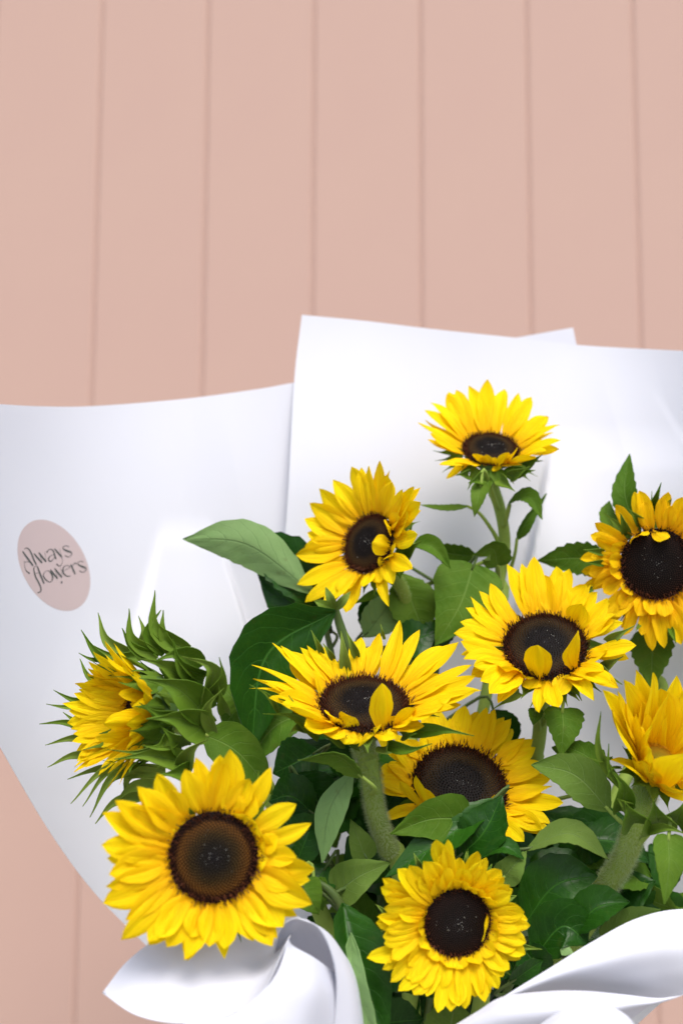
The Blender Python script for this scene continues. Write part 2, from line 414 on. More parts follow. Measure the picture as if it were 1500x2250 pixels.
strokes = [
 ([(228, 688), (310, 800), (400, 922)], [22, 30, 26]), ([(258, 648), (290, 630), (335, 655), (378, 735), (412, 825), (455, 908)], [8, 14, 20, 24, 26, 22]),
 ([(248, 860), (335, 858)], [8, 8]), ([(262, 862), (262, 930), (290, 1005), (345, 1052)], [5, 6, 12, 24]),
 ([(415, 722), (480, 800), (548, 878)], [22, 30, 26]), ([(495, 706), (550, 780), (614, 858)], [22, 30, 26]),
 ([(548, 878), (530, 800), (498, 712)], [5, 5, 5]), ([(614, 858), (606, 780), (592, 690)], [5, 5, 5]),
 ([(625, 708), (648, 668), (700, 652), (738, 690), (755, 750), (778, 815)], [26, 12, 14, 20, 24, 24]),
 ([(742, 738), (690, 760), (655, 800), (662, 838), (695, 848), (745, 800), (758, 760)], [8, 10, 20, 22, 16, 7, 6]),
 ([(752, 642), (810, 710), (875, 782)], [22, 30, 26]), ([(875, 782), (884, 850), (862, 910), (828, 928), (785, 892)], [6, 6, 10, 16, 22]),
 ([(875, 782), (850, 700), (838, 640)], [5, 5, 4]),
 ([(990, 612), (945, 593), (900, 612), (900, 648), (960, 680), (1022, 700), (1036, 728), (1015, 765), (970, 776), (925, 752)], [16, 9, 12, 20, 32, 26, 14, 10, 12, 18]),
 ([(410, 990), (418, 950), (445, 928), (470, 935)], [20, 12, 8, 8]), ([(410, 985), (440, 1100), (495, 1205), (530, 1295), (522, 1350), (475, 1368)], [18, 24, 24, 22, 16, 20]),
 ([(470, 932), (520, 1070), (580, 1218)], [22, 28, 26]), ([(425, 1055), (500, 1040)], [8, 8]),
 ([(566, 1070), (600, 1022), (652, 1008), (705, 1060), (722, 1130), (690, 1190), (630, 1172), (582, 1120), (566, 1070)], [14, 8, 10, 24, 22, 10, 18, 24, 14]),
 ([(685, 988), (745, 1065), (806, 1138)], [22, 30, 26]), ([(755, 968), (815, 1045), (876, 1118)], [22, 30, 26]), ([(876, 1118), (866, 1030), (848, 950)], [5, 5, 5]),
 ([(806, 1138), (785, 1060), (758, 975)], [5, 5, 5]),
 ([(898, 1012), (1004, 946), (965, 918), (912, 938), (888, 1000), (918, 1070), (980, 1098), (1020, 1084)], [6, 10, 10, 14, 24, 24, 16, 8]),
 ([(1022, 902), (1055, 980), (1092, 1062)], [22, 28, 26]), ([(1048, 935), (1080, 884), (1118, 890)], [6, 14, 22]),
 ([(1225, 860), (1180, 848), (1140, 872), (1148, 908), (1205, 936), (1260, 958), (1272, 988), (1245, 1022), (1205, 1028), (1165, 1006)], [16, 9, 12, 20, 32, 26, 14, 10, 12, 18]),
 ([(868, 1180), (872, 1212)], [28, 28])]
lv, lf = [], []
for pts, ws in strokes:
    n = 6 * len(pts)
    cp = catmull([Vector((x, y, 0)) for x, y in pts], n); cw = catmull([Vector((w, 0, 0)) for w in ws], n)
    s0 = len(lv)
    for i in range(n):
        tg = (cp[min(i + 1, n - 1)] - cp[max(i - 1, 0)]).normalized(); sd = Vector((-tg.y, tg.x, 0)) * cw[i].x * .5
        for sgn in (-1, 1):
            q = cp[i] + sd * sgn
            lv.append(on_sheet(20 + q.x * .13333, 1120 + q.y * .13333, .0006))
    for i in range(n - 1):
        a = s0 + 2 * i; lf.append((a, a + 1, a + 3, a + 2))
mesh('lettering', lv, lf, M['ink'], stk)

# ------------------------------------------------------------------ ribbon and front paper (lofted strips)
def loft(name, curves, n, m, mat, parent, th=.0005):
    rows = [catmull([P(*q) for q in c], n) for c in curves]
    grid = [[None] * n for _ in range(m)]
    for i in range(n):
        col = catmull([r[i] for r in rows], m)
        for j in range(m): grid[j][i] = col[j]
    return surf(name, grid, [mat], parent, th)

# ------------------------------------------------------------------ plant builders
PW = [(0, .40), (.1, .56), (.25, .82), (.45, 1.0), (.6, .98), (.75, .82), (.87, .55), (.95, .27), (1, .02)]
PB = [(0, .42), (.1, .6), (.25, .86), (.45, 1.0), (.65, 1.0), (.8, .88), (.9, .66), (.96, .38), (1, .05)]
def petal(parent, B, T, wdir, W, bulge, cup, twist, mat, name='petal', profile=PW, tipcurl=0.0, rows=12, cols=7, ruff=.06, side=None):
    ax = T - B; L = ax.length; a = ax.normalized()
    wd = (wdir - a * wdir.dot(a)).normalized(); nr = a.cross(wd).normalized()
    if side is None: side = random.uniform(-.10, .10)
    M1 = B + ax * .5 + nr * bulge * L + wd * side * L
    sd = random.uniform(0, 99); wp = random.uniform(.8, 1.3); asy = random.uniform(-.14, .14)
    v, uvs, f = [], [], []
    for r in range(rows):
        s = r / (rows - 1)
        p = B * (1 - s) ** 2 + M1 * 2 * s * (1 - s) + T * s * s
        p = p + nr * tipcurl * L * max(0, s - .6) ** 2
        d = ((M1 - B) * (1 - s) + (T - M1) * s).normalized()
        w2 = Matrix.Rotation(twist * (s - .2), 3, d) @ wd
        n2 = d.cross(w2).normalized()
        hw = W * .5 * table(profile, s ** wp)
        for c in range(cols):
            t = c / (cols - 1) * 2 - 1
            z = cup * hw * (t * t - .35) - .19 * hw * math.cos(t * math.pi * 2.0) * (1 - s * .5)
            z += ruff * W * mnoise.noise(Vector((s * 3.1 + sd, t * 1.7, sd))) * (.3 + abs(t))
            e = 1 + .12 * mnoise.noise(Vector((s * 5 + sd, t * 3, sd + 4))) + asy * t
            v.append(p + w2 * t * hw * e + n2 * z); uvs.append(((t + 1) / 2, s))
    for r in range(rows - 1):
        for c in range(cols - 1):
            i = r * cols + c; f.append((i, i + 1, i + cols + 1, i + cols))
    return mesh(name, v, f, mat, parent, uvs)

BRW = [(0, .75), (.12, .97), (.28, 1.0), (.42, .80), (.54, .47), (.66, .24), (.8, .12), (1, .02)]
BRN = [(0, .7), (.12, .95), (.28, 1.0), (.45, .78), (.62, .48), (.78, .26), (.9, .12), (1, .02)]
LFW = [(0, .06), (.06, .38), (.18, .80), (.34, 1.0), (.52, .95), (.7, .70), (.86, .36), (.95, .14), (1, .01)]
LHW = [(0, .35), (.05, .75), (.15, .97), (.3, 1.0), (.5, .82), (.7, .52), (.86, .25), (1, .01)]
LGW = [(0, .05), (.08, .34), (.22, .74), (.40, .99), (.56, .98), (.72, .76), (.85, .43), (.94, .17), (1, .01)]
def leaf(parent, spine, wdir, W, mats, fold=.25, prof=LFW, serr=0.0, wave=.05, rows=22, cols=9, name='leaf', th=.0003, curl=0.0, twist=0.0):
    sp = catmull(spine, rows); L = sum((b - a).length for a, b in zip(sp, sp[1:]))
    sd = random.uniform(0, 99)
    grid = []
    for r in range(rows):
        s = r / (rows - 1)
        tg = (sp[min(r + 1, rows - 1)] - sp[max(r - 1, 0)]).normalized()
        wd = (wdir - tg * wdir.dot(tg)).normalized()
        if twist: wd = Matrix.Rotation(twist * (s - .3), 3, tg) @ wd
        nr = tg.cross(wd).normalized()
        hw = W * .5 * table(prof, s)
        se = 1 + serr * (((r % 3) / 2.0) - .5) * 2 if serr and .1 < s < .97 else 1
        row = []
        for c in range(cols):
            t = c / (cols - 1) * 2 - 1
            z = fold * abs(t) * hw + curl * hw * t * t
            z += wave * W * mnoise.noise(Vector((s * 3.3 + sd, t * 1.4, sd))) * (.25 + abs(t))
            z += .035 * W * (1 - abs(t)) * abs(t) * 3 * math.sin(s * 38 - abs(t) * 8) * .35
            row.append(sp[r] + wd * t * hw * (se if abs(t) > .99 else 1) + nr * z)
        grid.append(row)
    return surf(name, grid, mats, parent, th)
def tube(name, pts, radii, mat, parent, n=12, seg=24, closed=True):
    sp = catmull(pts, seg); rr = catmull([Vector((q, 0, 0)) for q in radii], seg)
    v, f = [], []
    up = Vector((.3, 1, .2)).normalized()
    for i, p in enumerate(sp):
        tg = (sp[min(i + 1, seg - 1)] - sp[max(i - 1, 0)]).normalized()
        a = (up - tg * up.dot(tg)).normalized(); b = tg.cross(a)
        for k in range(n):
            t = k / n * 2 * math.pi
            q = 1 + .06 * math.sin(3 * t + i * .4)
            v.append(p + (a * math.cos(t) + b * math.sin(t)) * rr[i].x * q)
    for i in range(seg - 1):
        for k in range(n):
            f.append((i * n + k, i * n + (k + 1) % n, (i + 1) * n + (k + 1) % n, (i + 1) * n + k))
    f.append(tuple(range(n - 1, -1, -1))); f.append(tuple((seg - 1) * n + k for k in range(n)))
    return mesh(name, v, f, mat, parent), sp, [q.x for q in rr]
def hairs(parent, sp, rr, n, ln, upto=1.0):
    v, f = [], []
    m = int((len(sp) - 1) * upto)
    for _ in range(n):
        i = random.randrange(0, max(1, m)); fr = random.random()
        p = sp[i].lerp(sp[i + 1], fr); tg = (sp[i + 1] - sp[i]).normalized()
        q = Vector((random.gauss(0, 1), random.gauss(0, 1), random.gauss(0, 1)))
        q = (q - tg * q.dot(tg)).normalized()
        o = p + q * rr[i] * .97; e = o + (q + tg * random.uniform(-.5, .3)) * ln * random.uniform(.5, 1.1)
        s = tg.cross(q).normalized() * .00009
        k = len(v); v += [o - s, o + s, e]; f.append((k, k + 1, k + 2))
    o = mesh('stem_hairs', v, f, M['hair'], parent, smooth=False); o['kind'] = 'stuff'
    return o

def view_dir(p): return (p - CP).normalized()
def blade3(k, base, tip, d0, d1, mid=None, bow=0.0, dm=None):
    """spine of 3-4 points from pixels; bow bends it sideways in px"""
    b = zp(k, *base); t = zp(k, *tip)
    if mid is None:
        mx, my = (b[0] + t[0]) / 2, (b[1] + t[1]) / 2
        dx, dy = t[0] - b[0], t[1] - b[1]; l = math.hypot(dx, dy) or 1
        mid = (mx - dy / l * bow, my + dx / l * bow)
    else: mid = zp(k, *mid)
    if dm is None: dm = (d0 + d1) / 2 + .004
    return [P(b[0], b[1], d0), P(mid[0], mid[1], dm), P(t[0], t[1], d1)]
def side_dir(sp, roll):
    tg = (sp[-1] - sp[0]).normalized(); vd = view_dir(sp[len(sp) // 2])
    w = tg.cross(vd).normalized()
    return Matrix.Rotation(R(roll), 3, tg) @ w

def nearest_on(stem_sp, p, low=.012):
    best = min(range(len(stem_sp)), key=lambda i: (stem_sp[i] - p).length + (0.0 if stem_sp[i].z < p.z - low else .03))
    return stem_sp[best]

FL = {}
class Flower:
    def __init__(s, key, label, k, c, d, n, Rz, L, e0, pet='petal', disc='disc', stem=(), stem_r=.0055, dome=.16, rimtilt=0):
        s.key = key; s.prof = PB if key in ('F6', 'F4') else PW
        px = zp(k, *c); s.C = P(px[0], px[1], d); s.k = k; s.d = d
        s.mp = mpp(s.C); s.zs = ZO[k][2]
        n = Vector(n).normalized(); s.n = (CM @ n).normalized()
        s.Rm = Rz * s.zs * s.mp * .93; s.L = L * s.zs * s.mp; s.e0 = R(e0)
        t = Vector((1, 0, 0)); s.u = (t - s.n * t.dot(s.n)).normalized(); s.v = s.n.cross(s.u)
        s.pm = M[pet]; s.root_spread = Vector((random.uniform(-.02, .02), random.uniform(-.02, .02), 0))
        foot = base_pt + s.root_spread * 1.6
        s.root = tag(empty('sunflower', foot), label, 'sunflower', 'sunflowers in the bouquet')
        # stem
        back = s.C - s.n * s.Rm * .55
        pts = [back, back - s.n * s.Rm * .35 + Vector((0, 0, -.006))]
        for q in stem:
            qx = zp(k, q[0], q[1]); pts.append(P(qx[0], qx[1], q[2]))
        pts += [TIE + s.root_spread * .6, foot]
        s.stem, s.sp, s.rr = tube('stem', pts, [stem_r * 1.5, stem_r * 1.2] + [stem_r] * (len(pts) - 2), M['stem'], s.root, 14, 60)
        s.receptacle(); s.make_disc(disc, dome)
    def pt(s, r, a, h): return s.C + (s.u * math.cos(a) + s.v * math.sin(a)) * r * s.Rm + s.n * h * s.Rm
    def receptacle(s):
        prof = [(1.30, .30), (1.42, .02), (1.36, -.35), (1.15, -.70), (.8, -.95), (.4, -1.1), (.15, -1.2)] if s.key == 'F10' else [(.90, -.06), (.96, -.13), (.95, -.24), (.8, -.38), (.5, -.50), (.25, -.60), (.12, -.66)]
        v, f = [], []; n = 28
        for r, h in prof:
            for i in range(n): v.append(s.pt(r, i / n * 2 * math.pi, h))
        for j in range(len(prof) - 1):
            for i in range(n): f.append((j * n + i, (j + 1) * n + i, (j + 1) * n + (i + 1) % n, j * n + (i + 1) % n))
        f.append(tuple((len(prof) - 1) * n + i for i in range(n)))
        mesh('receptacle', v, f, M['receptacle'], s.root)
    def make_disc(s, disc, dome):
        v, f, ra = [], [], []; n = 40; rings = 10
        v.append(s.pt(0, 0, dome)); ra.append(0)
        hh = lambda q: dome * (1 - q ** 3.0) - .03
        for j in range(1, rings + 1):
            q = j / rings
            for i in range(n): v.append(s.pt(q, i / n * 2 * math.pi, hh(q))); ra.append(q)
        for i in range(n):
            f.append((0, 1 + i, 1 + (i + 1) % n))
            for j in range(rings - 1):
                a, b = 1 + j * n, 1 + (j + 1) * n
                f.append((a + i, b + i, b + (i + 1) % n, a + (i + 1) % n))
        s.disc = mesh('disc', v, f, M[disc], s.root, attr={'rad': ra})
        v, f, ra, tp = [], [], [], []
        NF = 850; ga = math.pi * (3 - math.sqrt(5))
        for i in range(NF):
            q = math.sqrt((i + .5) / NF); a = i * ga
            sz = math.sqrt(math.pi / NF) * .50
            tall = (.050 + .04 * sstep(.72, .95, q)) * random.uniform(.75, 1.25)
            b0 = hh(q) - .01
            k = len(v)
            dr = 1 / max(q, .05)
            for (x, y) in ((-1, 0), (0, -1), (1, 0), (0, 1)):
                v.append(s.pt(q + x * sz, a + y * sz * dr, b0)); ra.append(q)
            lean = sstep(.75, 1.0, q) * .03
            v.append(s.pt(q + lean + random.uniform(-.004, .004), a, b0 + tall)); ra.append(min(1, q * 1.0))
            tp += [0, 0, 0, 0, 1]
            for x in range(4): f.append((k + x, k + (x + 1) % 4, k + 4))
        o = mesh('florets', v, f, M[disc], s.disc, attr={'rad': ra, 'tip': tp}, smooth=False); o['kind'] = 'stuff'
        v, f = [], []
        nf = 330
        for i in range(nf):
            a = random.uniform(0, 2 * math.pi); q = random.uniform(.84, 1.07)
            h = random.uniform(.07, .17); w = .011 / q
            lean = random.uniform(.0, .09); sw = random.uniform(-.05, .05); k = len(v)
            b0 = hh(min(q, 1))
            for (dq, da, dh) in ((-.010, 0, 0), (.008, -w, 0), (.008, w, 0)):
                v.append(s.pt(q + dq, a + da, b0 + dh))
            for (dq, da, dh) in ((-.008, 0, 0), (.006, -w * .8, 0), (.006, w * .8, 0)):
                v.append(s.pt(q + lean * .5 + dq, a + sw * .5 + da, b0 + h * .7))
            v.append(s.pt(q + lean * 1.3, a + sw, b0 + h))
            for x in range(3):
                y = (x + 1) % 3
                f.append((k + x, k + y, k + 3 + y, k + 3 + x)); f.append((k + 3 + x, k + 3 + y, k + 6))
        o = mesh('anther_fringe', v, f, M['fringe_yellow' if disc == 'disc_yellow' else 'fringe'], s.disc, smooth=False); o['kind'] = 'stuff'
        v, f = [], []
        for i in range(26 if disc != 'disc_yellow' else 0):
            q = abs(random.gauss(0, .38)); a = random.uniform(0, 7)
            if q > .9: continue
            p = s.pt(q, a, hh(q) + .035); z = random.uniform(.00006, .00018); k = len(v)
            for dd in ((1, 1, 1), (1, -1, -1), (-1, 1, -1), (-1, -1, 1)): v.append(p + Vector(dd) * z)
            f += [(k, k + 1, k + 2), (k, k + 3, k + 1), (k, k + 2, k + 3), (k + 1, k + 3, k + 2)]
        if v:
            o = mesh('pollen_grains', v, f, M['pollen'], s.disc, smooth=False); o['kind'] = 'stuff'
    def on_plane(s, px, h=0.0):
        r = ray(*px); den = r.dot(s.n)
        if abs(den) < .05: den = .05 if den > 0 else -.05
        return CP + r * ((s.C + s.n * h * s.Rm - CP).dot(s.n) / den)
    def azim(s, p):
        q = p - s.C; return math.atan2(q.dot(s.v), q.dot(s.u))
    def solve(s, tip, base, L, e0):
        r = ray(*tip); t0 = (s.C - CP).length
        best = None
        for i in range(161):
            T = CP + r * (t0 + (i / 80 - 1) * L * 1.35)
            if base is None:
                q = T - s.C; q = q - s.n * q.dot(s.n)
                rad = q.normalized()
            else: rad = base
            B = s.C + rad * s.Rm * .97 - s.n * .05 * s.Rm
            a = T - B; e = math.atan2(a.dot(s.n), a.dot(rad))
            c = ((a.length - L) / L) ** 2 + ((e - e0) / R(40)) ** 2
            if best is None or c < best[0]: best = (c, B, T, rad)
        return best[1:]
    def petals(s, lst, width=.34, mat=None):
        for it in lst:
            o = it[2] if len(it) > 2 else {}
            tip = zp(s.k, it[0], it[1])
            base = None
            if 'b' in o:
                q = s.on_plane(zp(s.k, *o['b'])) - s.C
                base = (q - s.n * q.dot(s.n)).normalized()
            L = s.L * o.get('L', 1.0)
            e0 = R(o['e']) if 'e' in o else s.e0
            B, T, rad = s.solve(tip, base, L, e0)
            if base is None and 'e' not in o:            # the foot sits a little to one side, so the petal leans
                rad = Matrix.Rotation(R(random.uniform(-9, 9)), 3, s.n) @ rad
                B = s.C + rad * s.Rm * .97 - s.n * .05 * s.Rm
            wd = rad.cross(s.n).normalized()
            W = s.L * width * 1.12 * o.get('w', 1.0) * random.uniform(.85, 1.18)
            bl = o.get('bl', random.uniform(.0, .10))
            petal(s.root, B + s.n * random.uniform(-.05, .03) * s.Rm, T, -wd, W, bl, o.get('c', random.uniform(.15, .55)), o.get('t', random.uniform(-.9, .9)),
                  mat or s.pm, profile=s.prof, tipcurl=o.get('tc', random.uniform(-.45, .5)))
    def fill(s, n, a0=0, a1=360, lf=(.72, .95), de=-12, width=.32):
        for i in range(n):
            a = R(a0 + (a1 - a0) * (i + random.uniform(.1, .9)) / n)
            rad = s.u * math.cos(a) + s.v * math.sin(a)
            B = s.C + rad * s.Rm * .97 - s.n * .10 * s.Rm
            e = s.e0 + R(de + random.uniform(-9, 9)); l = s.L * random.uniform(*lf)
            T = B + (rad * math.cos(e) + s.n * math.sin(e)) * l
            petal(s.root, B, T, s.n.cross(rad).normalized(), s.L * width * random.uniform(.85, 1.1), random.uniform(0, .1), random.uniform(.1, .6), random.uniform(-.9, .9), s.pm, profile=s.prof, tipcurl=random.uniform(-.4, .4))
    def ring_bracts(s, n, lf=.62, e=-5, a0=0, a1=360, mat='bract', w=.26):
        for i in range(n):
            a = R(a0 + (a1 - a0) * (i + random.uniform(.2, .8)) / n)
            rad = s.u * math.cos(a) + s.v * math.sin(a)
            B = s.C + rad * s.Rm * .98 - s.n * random.uniform(.18, .30) * s.Rm
            ee = R(e + random.uniform(-14, 14)); l = s.L * lf * random.uniform(.8, 1.15)
            T = B + (rad * math.cos(ee) + s.n * math.sin(ee)) * l
            petal(s.root, B, T, s.n.cross(rad).normalized(), s.L * w * random.uniform(.85, 1.1), random.uniform(-.12, .05), .35, random.uniform(-.5, .5), M[mat], 'bract', BRW, random.uniform(-.6, .7))
    def bract(s, base, tip, w, d0=0.0, d1=0.0, k=None, bow=0.0, roll=0.0, mat='bract', curl=.3, prof=BRN, mid=None, dm=None, fold=.3):
        sp = blade3(k or s.k, base, tip, s.d + d0, s.d + d1, mid, bow, None if dm is None else s.d + dm)
        o = leaf(s.root, sp, side_dir(sp, roll), w * ZO[k or s.k][2] * mpp(sp[1]), [M[mat], M['bract_pale' if mat == 'bract' else 'bract']], fold, prof, 0, .06, 16, 7, 'bract', .0004, curl)
        return o
    def leaf(s, k, base, tip, w, d0, d1, roll=0, mid=None, bow=0, mats=('leaf', 'leaf_under'), fold=.3, prof=LFW, serr=.07, curl=0.0, pet=True, dm=None, wave=.06, twist=0.0):
        sp = blade3(k, base, tip, d0, d1, mid, bow, dm)
        o = leaf(s.root, sp, side_dir(sp, roll), 2 * w * ZO[k][2] * mpp(sp[1]), [M[m] for m in mats], fold, prof, serr, wave, 25, 9, 'leaf', .0004, curl, twist)
        if pet:
            q = nearest_on(s.sp, sp[0]); tg = (sp[1] - sp[0]).normalized()
            dd = (q - sp[0]).length
            tube('petiole', [sp[0] + tg * .004, sp[0] - tg * min(.012, dd * .3), q + (sp[0] - q) * .2, q], [.0011, .0014, .0017, .002], M['stem'], o, 8, 14)
        return o

# ------------------------------------------------------------------ sunflowers
# topmost flower, opening upward
F = Flower('F1', 'small bowl-shaped sunflower standing highest against the tall white sheet', 1, (1066, 398), .21, (.03, .80, .60), 143, 245, 32,
           stem=((1110, 680, .195), (1130, 850, .19), (1105, 1050, .185), (1090, 1300, .19)), stem_r=.0045)
F.fill(10, -20, 200, (.7, .92), -14, .30)
F.petals([(770, 342), (725, 272), (758, 212), (790, 172), (850, 150), (868, 128), (908, 115), (962, 102), (1048, 76), (1130, 110), (1195, 132), (1258, 155),
          (1328, 240), (1383, 278), (1390, 348), (1240, 250), (1320, 395), (1270, 430, {'L': .8}), (822, 478, {'L': .75}), (858, 545, {'L': .75, 'e': -25, 'w': .7}),
          (900, 465, {'b': (985, 490), 'L': .55, 'e': 20, 'w': .8}), (990, 422, {'b': (1010, 490), 'L': .42, 'e': 70, 'w': .62, 'tc': 0}), (1022, 428, {'b': (1035, 492), 'L': .4, 'e': 70, 'w': .6, 'tc': 0}),
          (1047, 425, {'b': (1055, 492), 'L': .42, 'e': 70, 'w': .62, 'tc': 0}), (1072, 442, {'b': (1080, 492), 'L': .38, 'e': 70, 'w': .6, 'tc': 0}),
          (1150, 420, {'b': (1110, 492), 'L': .5, 'e': 60, 'w': .75}), (1215, 468, {'b': (1130, 490), 'L': .55, 'e': 20, 'w': .85}), (1195, 400, {'b': (1150, 480), 'L': .6, 'e': 50, 'w': .8}), (1100, 500, {'b': (1095, 492), 'L': .3, 'e': 0, 'w': .7})], .30)
F.ring_bracts(20, .5, -12)
for b, t, w in (((960, 520), (905, 520), 50), ((1020, 540), (960, 560), 60), ((1110, 545), (1180, 600), 62), ((1190, 510), (1275, 500), 60), ((1230, 480), (1310, 425), 46), ((1160, 530), (1255, 480), 55)):
    F.bract(b, t, w, .02, .035, prof=BRW, curl=.5)
F.leaf(1, (1022, 560), (988, 720), 40, .235, .240, 10, serr=.04, prof=LHW, fold=.4)
F.leaf(1, (962, 668), (735, 662), 27, .215, .215, 55, serr=.08, bow=-8, pet=False)
tube('petiole', [P(*zp(1, 955, 668), .215), P(*zp(1, 1010, 700), .21), P(*zp(1, 1070, 780), .2), P(*zp(1, 1100, 830), .195)], [.001, .0013, .0016, .002], M['stem'], F.root, 8, 16)
F.leaf(1, (1150, 660), (1308, 732), 46, .215, .23, -30, mid=(1245, 628), serr=.06, fold=.5, pet=False)
tube('petiole', [P(*zp(1, 1155, 662), .215), P(*zp(1, 1145, 700), .21), P(*zp(1, 1128, 760), .2)], [.0016, .0018, .002], M['stem'], F.root, 8, 12)
F.leaf(1, (1190, 828), (1328, 608), 32, .205, .205, 35, mid=(1235, 740), serr=.04, fold=.5, pet=False)
tube('petiole', [P(*zp(1, 1190, 820), .205), P(*zp(1, 1180, 890), .2), P(*zp(1, 1160, 960), .19)], [.0012, .0013, .0016], M['stem'], F.root, 8, 12)
F.leaf(1, (1098, 950), (985, 900), 70, .215, .225, -20, mid=(1075, 870), serr=.05, prof=LHW, fold=.35, pet=False)
tube('petiole', [P(*zp(1, 1098, 940), .215), P(*zp(1, 1100, 990), .205), P(*zp(1, 1098, 1060), .19)], [.002, .0022, .0024], M['stem'], F.root, 8, 12)
hairs(F.stem, F.sp, F.rr, 1500, .0016, .45)

# second flower, turned to the left
F = Flower('F2', 'sunflower in profile turned toward the pink sticker, one petal folded over its disc', 1, (490, 843), .245, (-.62, .30, .70), 156, 250, 24,
           stem=((650, 1060, .215), (670, 1160, .205), (700, 1290, .20)), stem_r=.005)
F.fill(13, 0, 360, (.75, .95), -14)
F.petals([(153, 900), (160, 1045), (190, 1115), (283, 1128), (205, 795, {'L': .9}), (192, 860), (195, 730), (215, 655), (265, 587), (330, 545), (418, 482), (455, 487), (495, 480), (548, 455), (580, 520),
          (605, 555), (665, 590), (708, 578), (730, 650), (690, 700, {'L': .8}), (405, 1060, {'L': .8}), (350, 1075), (470, 1050, {'L': .8, 'w': .8}),
          (507, 840, {'b': (615, 870), 'L': .62, 'e': 115, 'w': 1.25, 't': .1, 'c': .5}), (580, 760, {'b': (620, 760), 'L': .5, 'e': 95, 'w': 1.0}), (640, 722, {'b': (610, 730), 'L': .5, 'e': 70}),
          (540, 950, {'b': (590, 940), 'L': .42, 'e': 95, 'w': .9}), (605, 1035, {'b': (580, 960), 'L': .5, 'e': 10, 'w': .8}), (545, 1030, {'b': (540, 985), 'L': .35, 'e': 10, 'w': .9}), (600, 900, {'b': (615, 900), 'L': .45, 'e': 80, 'w': .9}), (675, 800, {'b': (620, 820), 'L': .5, 'e': 50, 'w': 1})], .33)
F.ring_bracts(18, .45, -10)
for b, t, w in (((660, 850), (700, 750), 60), ((640, 960), (640, 1010), 90), ((650, 900), (740, 830), 80), ((430, 1090), (330, 1150), 40), ((520, 1080), (400, 1140), 40)):
    F.bract(b, t, w, -.01, .005, prof=BRW, curl=.5)
F.leaf(1, (700, 850), (878, 963), 48, .235, .24, -25, serr=.0, fold=.5, mid=(790, 860))
F.leaf(1, (1000, 905), (760, 850), 60, .20, .20, -30, serr=.06, fold=.2, mid=(870, 890))
hairs(F.stem, F.sp, F.rr, 1500, .0016, .4)

# third flower, centre right
F = Flower('F3', 'upward-facing sunflower with two broad petals standing in front of its disc', 2, (742, 1170), .285, (-.10, .70, .71), 246, 305, 26,
           stem=((720, 1560, .245), (690, 1780, .235), (640, 2000, .23)), stem_r=.0052)
F.fill(15, 0, 360, (.75, .95), -14)
F.petals([(248, 1095), (270, 1160), (282, 1035), (300, 970), (330, 905), (385, 865), (440, 830), (535, 725), (615, 715), (680, 685), (650, 820, {'L': .8}), (740, 785, {'L': .85}), (805, 735), (875, 752), (865, 830, {'L': .8}),
          (970, 840), (1030, 880), (1090, 915), (1130, 990), (945, 940, {'L': .6, 'w': 1.25, 'e': 60}), (1125, 1040), (1235, 1160), (1090, 1205, {'L': .8}), (1105, 1385), (1060, 1310, {'L': .9}), (965, 1345, {'L': .6}),
          (815, 1450, {'b': (880, 1320), 'L': .6, 'e': -5, 'w': 1.1}), (940, 1390, {'b': (900, 1320), 'L': .6, 'e': 0, 'w': 1.1}), (440, 1430, {'w': 1.2}), (385, 1370), (345, 1290), (300, 1235), (500, 1300, {'L': .8}),
          (530, 1290, {'b': (620, 1330), 'L': .55, 'e': 30, 'w': 1.1}), (650, 1410, {'b': (690, 1340), 'L': .4, 'e': 0}), (660, 1352, {'b': (600, 1320), 'L': .4, 'e': 80}), (860, 1390, {'b': (800, 1350), 'L': .35, 'e': 20}),
          (697, 1176, {'b': (715, 1345), 'L': .72, 'e': 78, 'w': 1.3, 't': -.15, 'tc': .2, 'bl': .08, 'c': .55}), (925, 1100, {'b': (930, 1300), 'L': .75, 'e': 75, 'w': 1.25, 't': .2, 'tc': .2, 'bl': .08, 'c': .5})], .32)
F.ring_bracts(20, .5, -12)
for b, t, w, m in (((720, 1400), (660, 1510), 55, None), ((765, 1400), (765, 1505), 50, None), ((600, 1430), (455, 1520), 50, None), ((1010, 1290), (1165, 1385), 70, None), ((1080, 1150), (1235, 1060), 55, None), ((880, 1420), (930, 1475), 40, None), ((1060, 1290), (1170, 1230), 60, None)):
    F.bract(b, t, w, .008, .022, prof=BRW, curl=.5, mat='bract_pale')
F.leaf(7, (620, 415), (612, 695), 115, .30, .31, -12, serr=.05, prof=LHW, fold=.35, mid=(625, 540))
F.leaf(7, (470, 420), (450, 510), 45, .29, .30, 0, serr=.04, prof=LHW)
F.leaf(7, (760, 800), (560, 640), 95, .255, .26, 10, serr=.06, mid=(700, 690))
hairs(F.stem, F.sp, F.rr, 1200, .0016, .45)

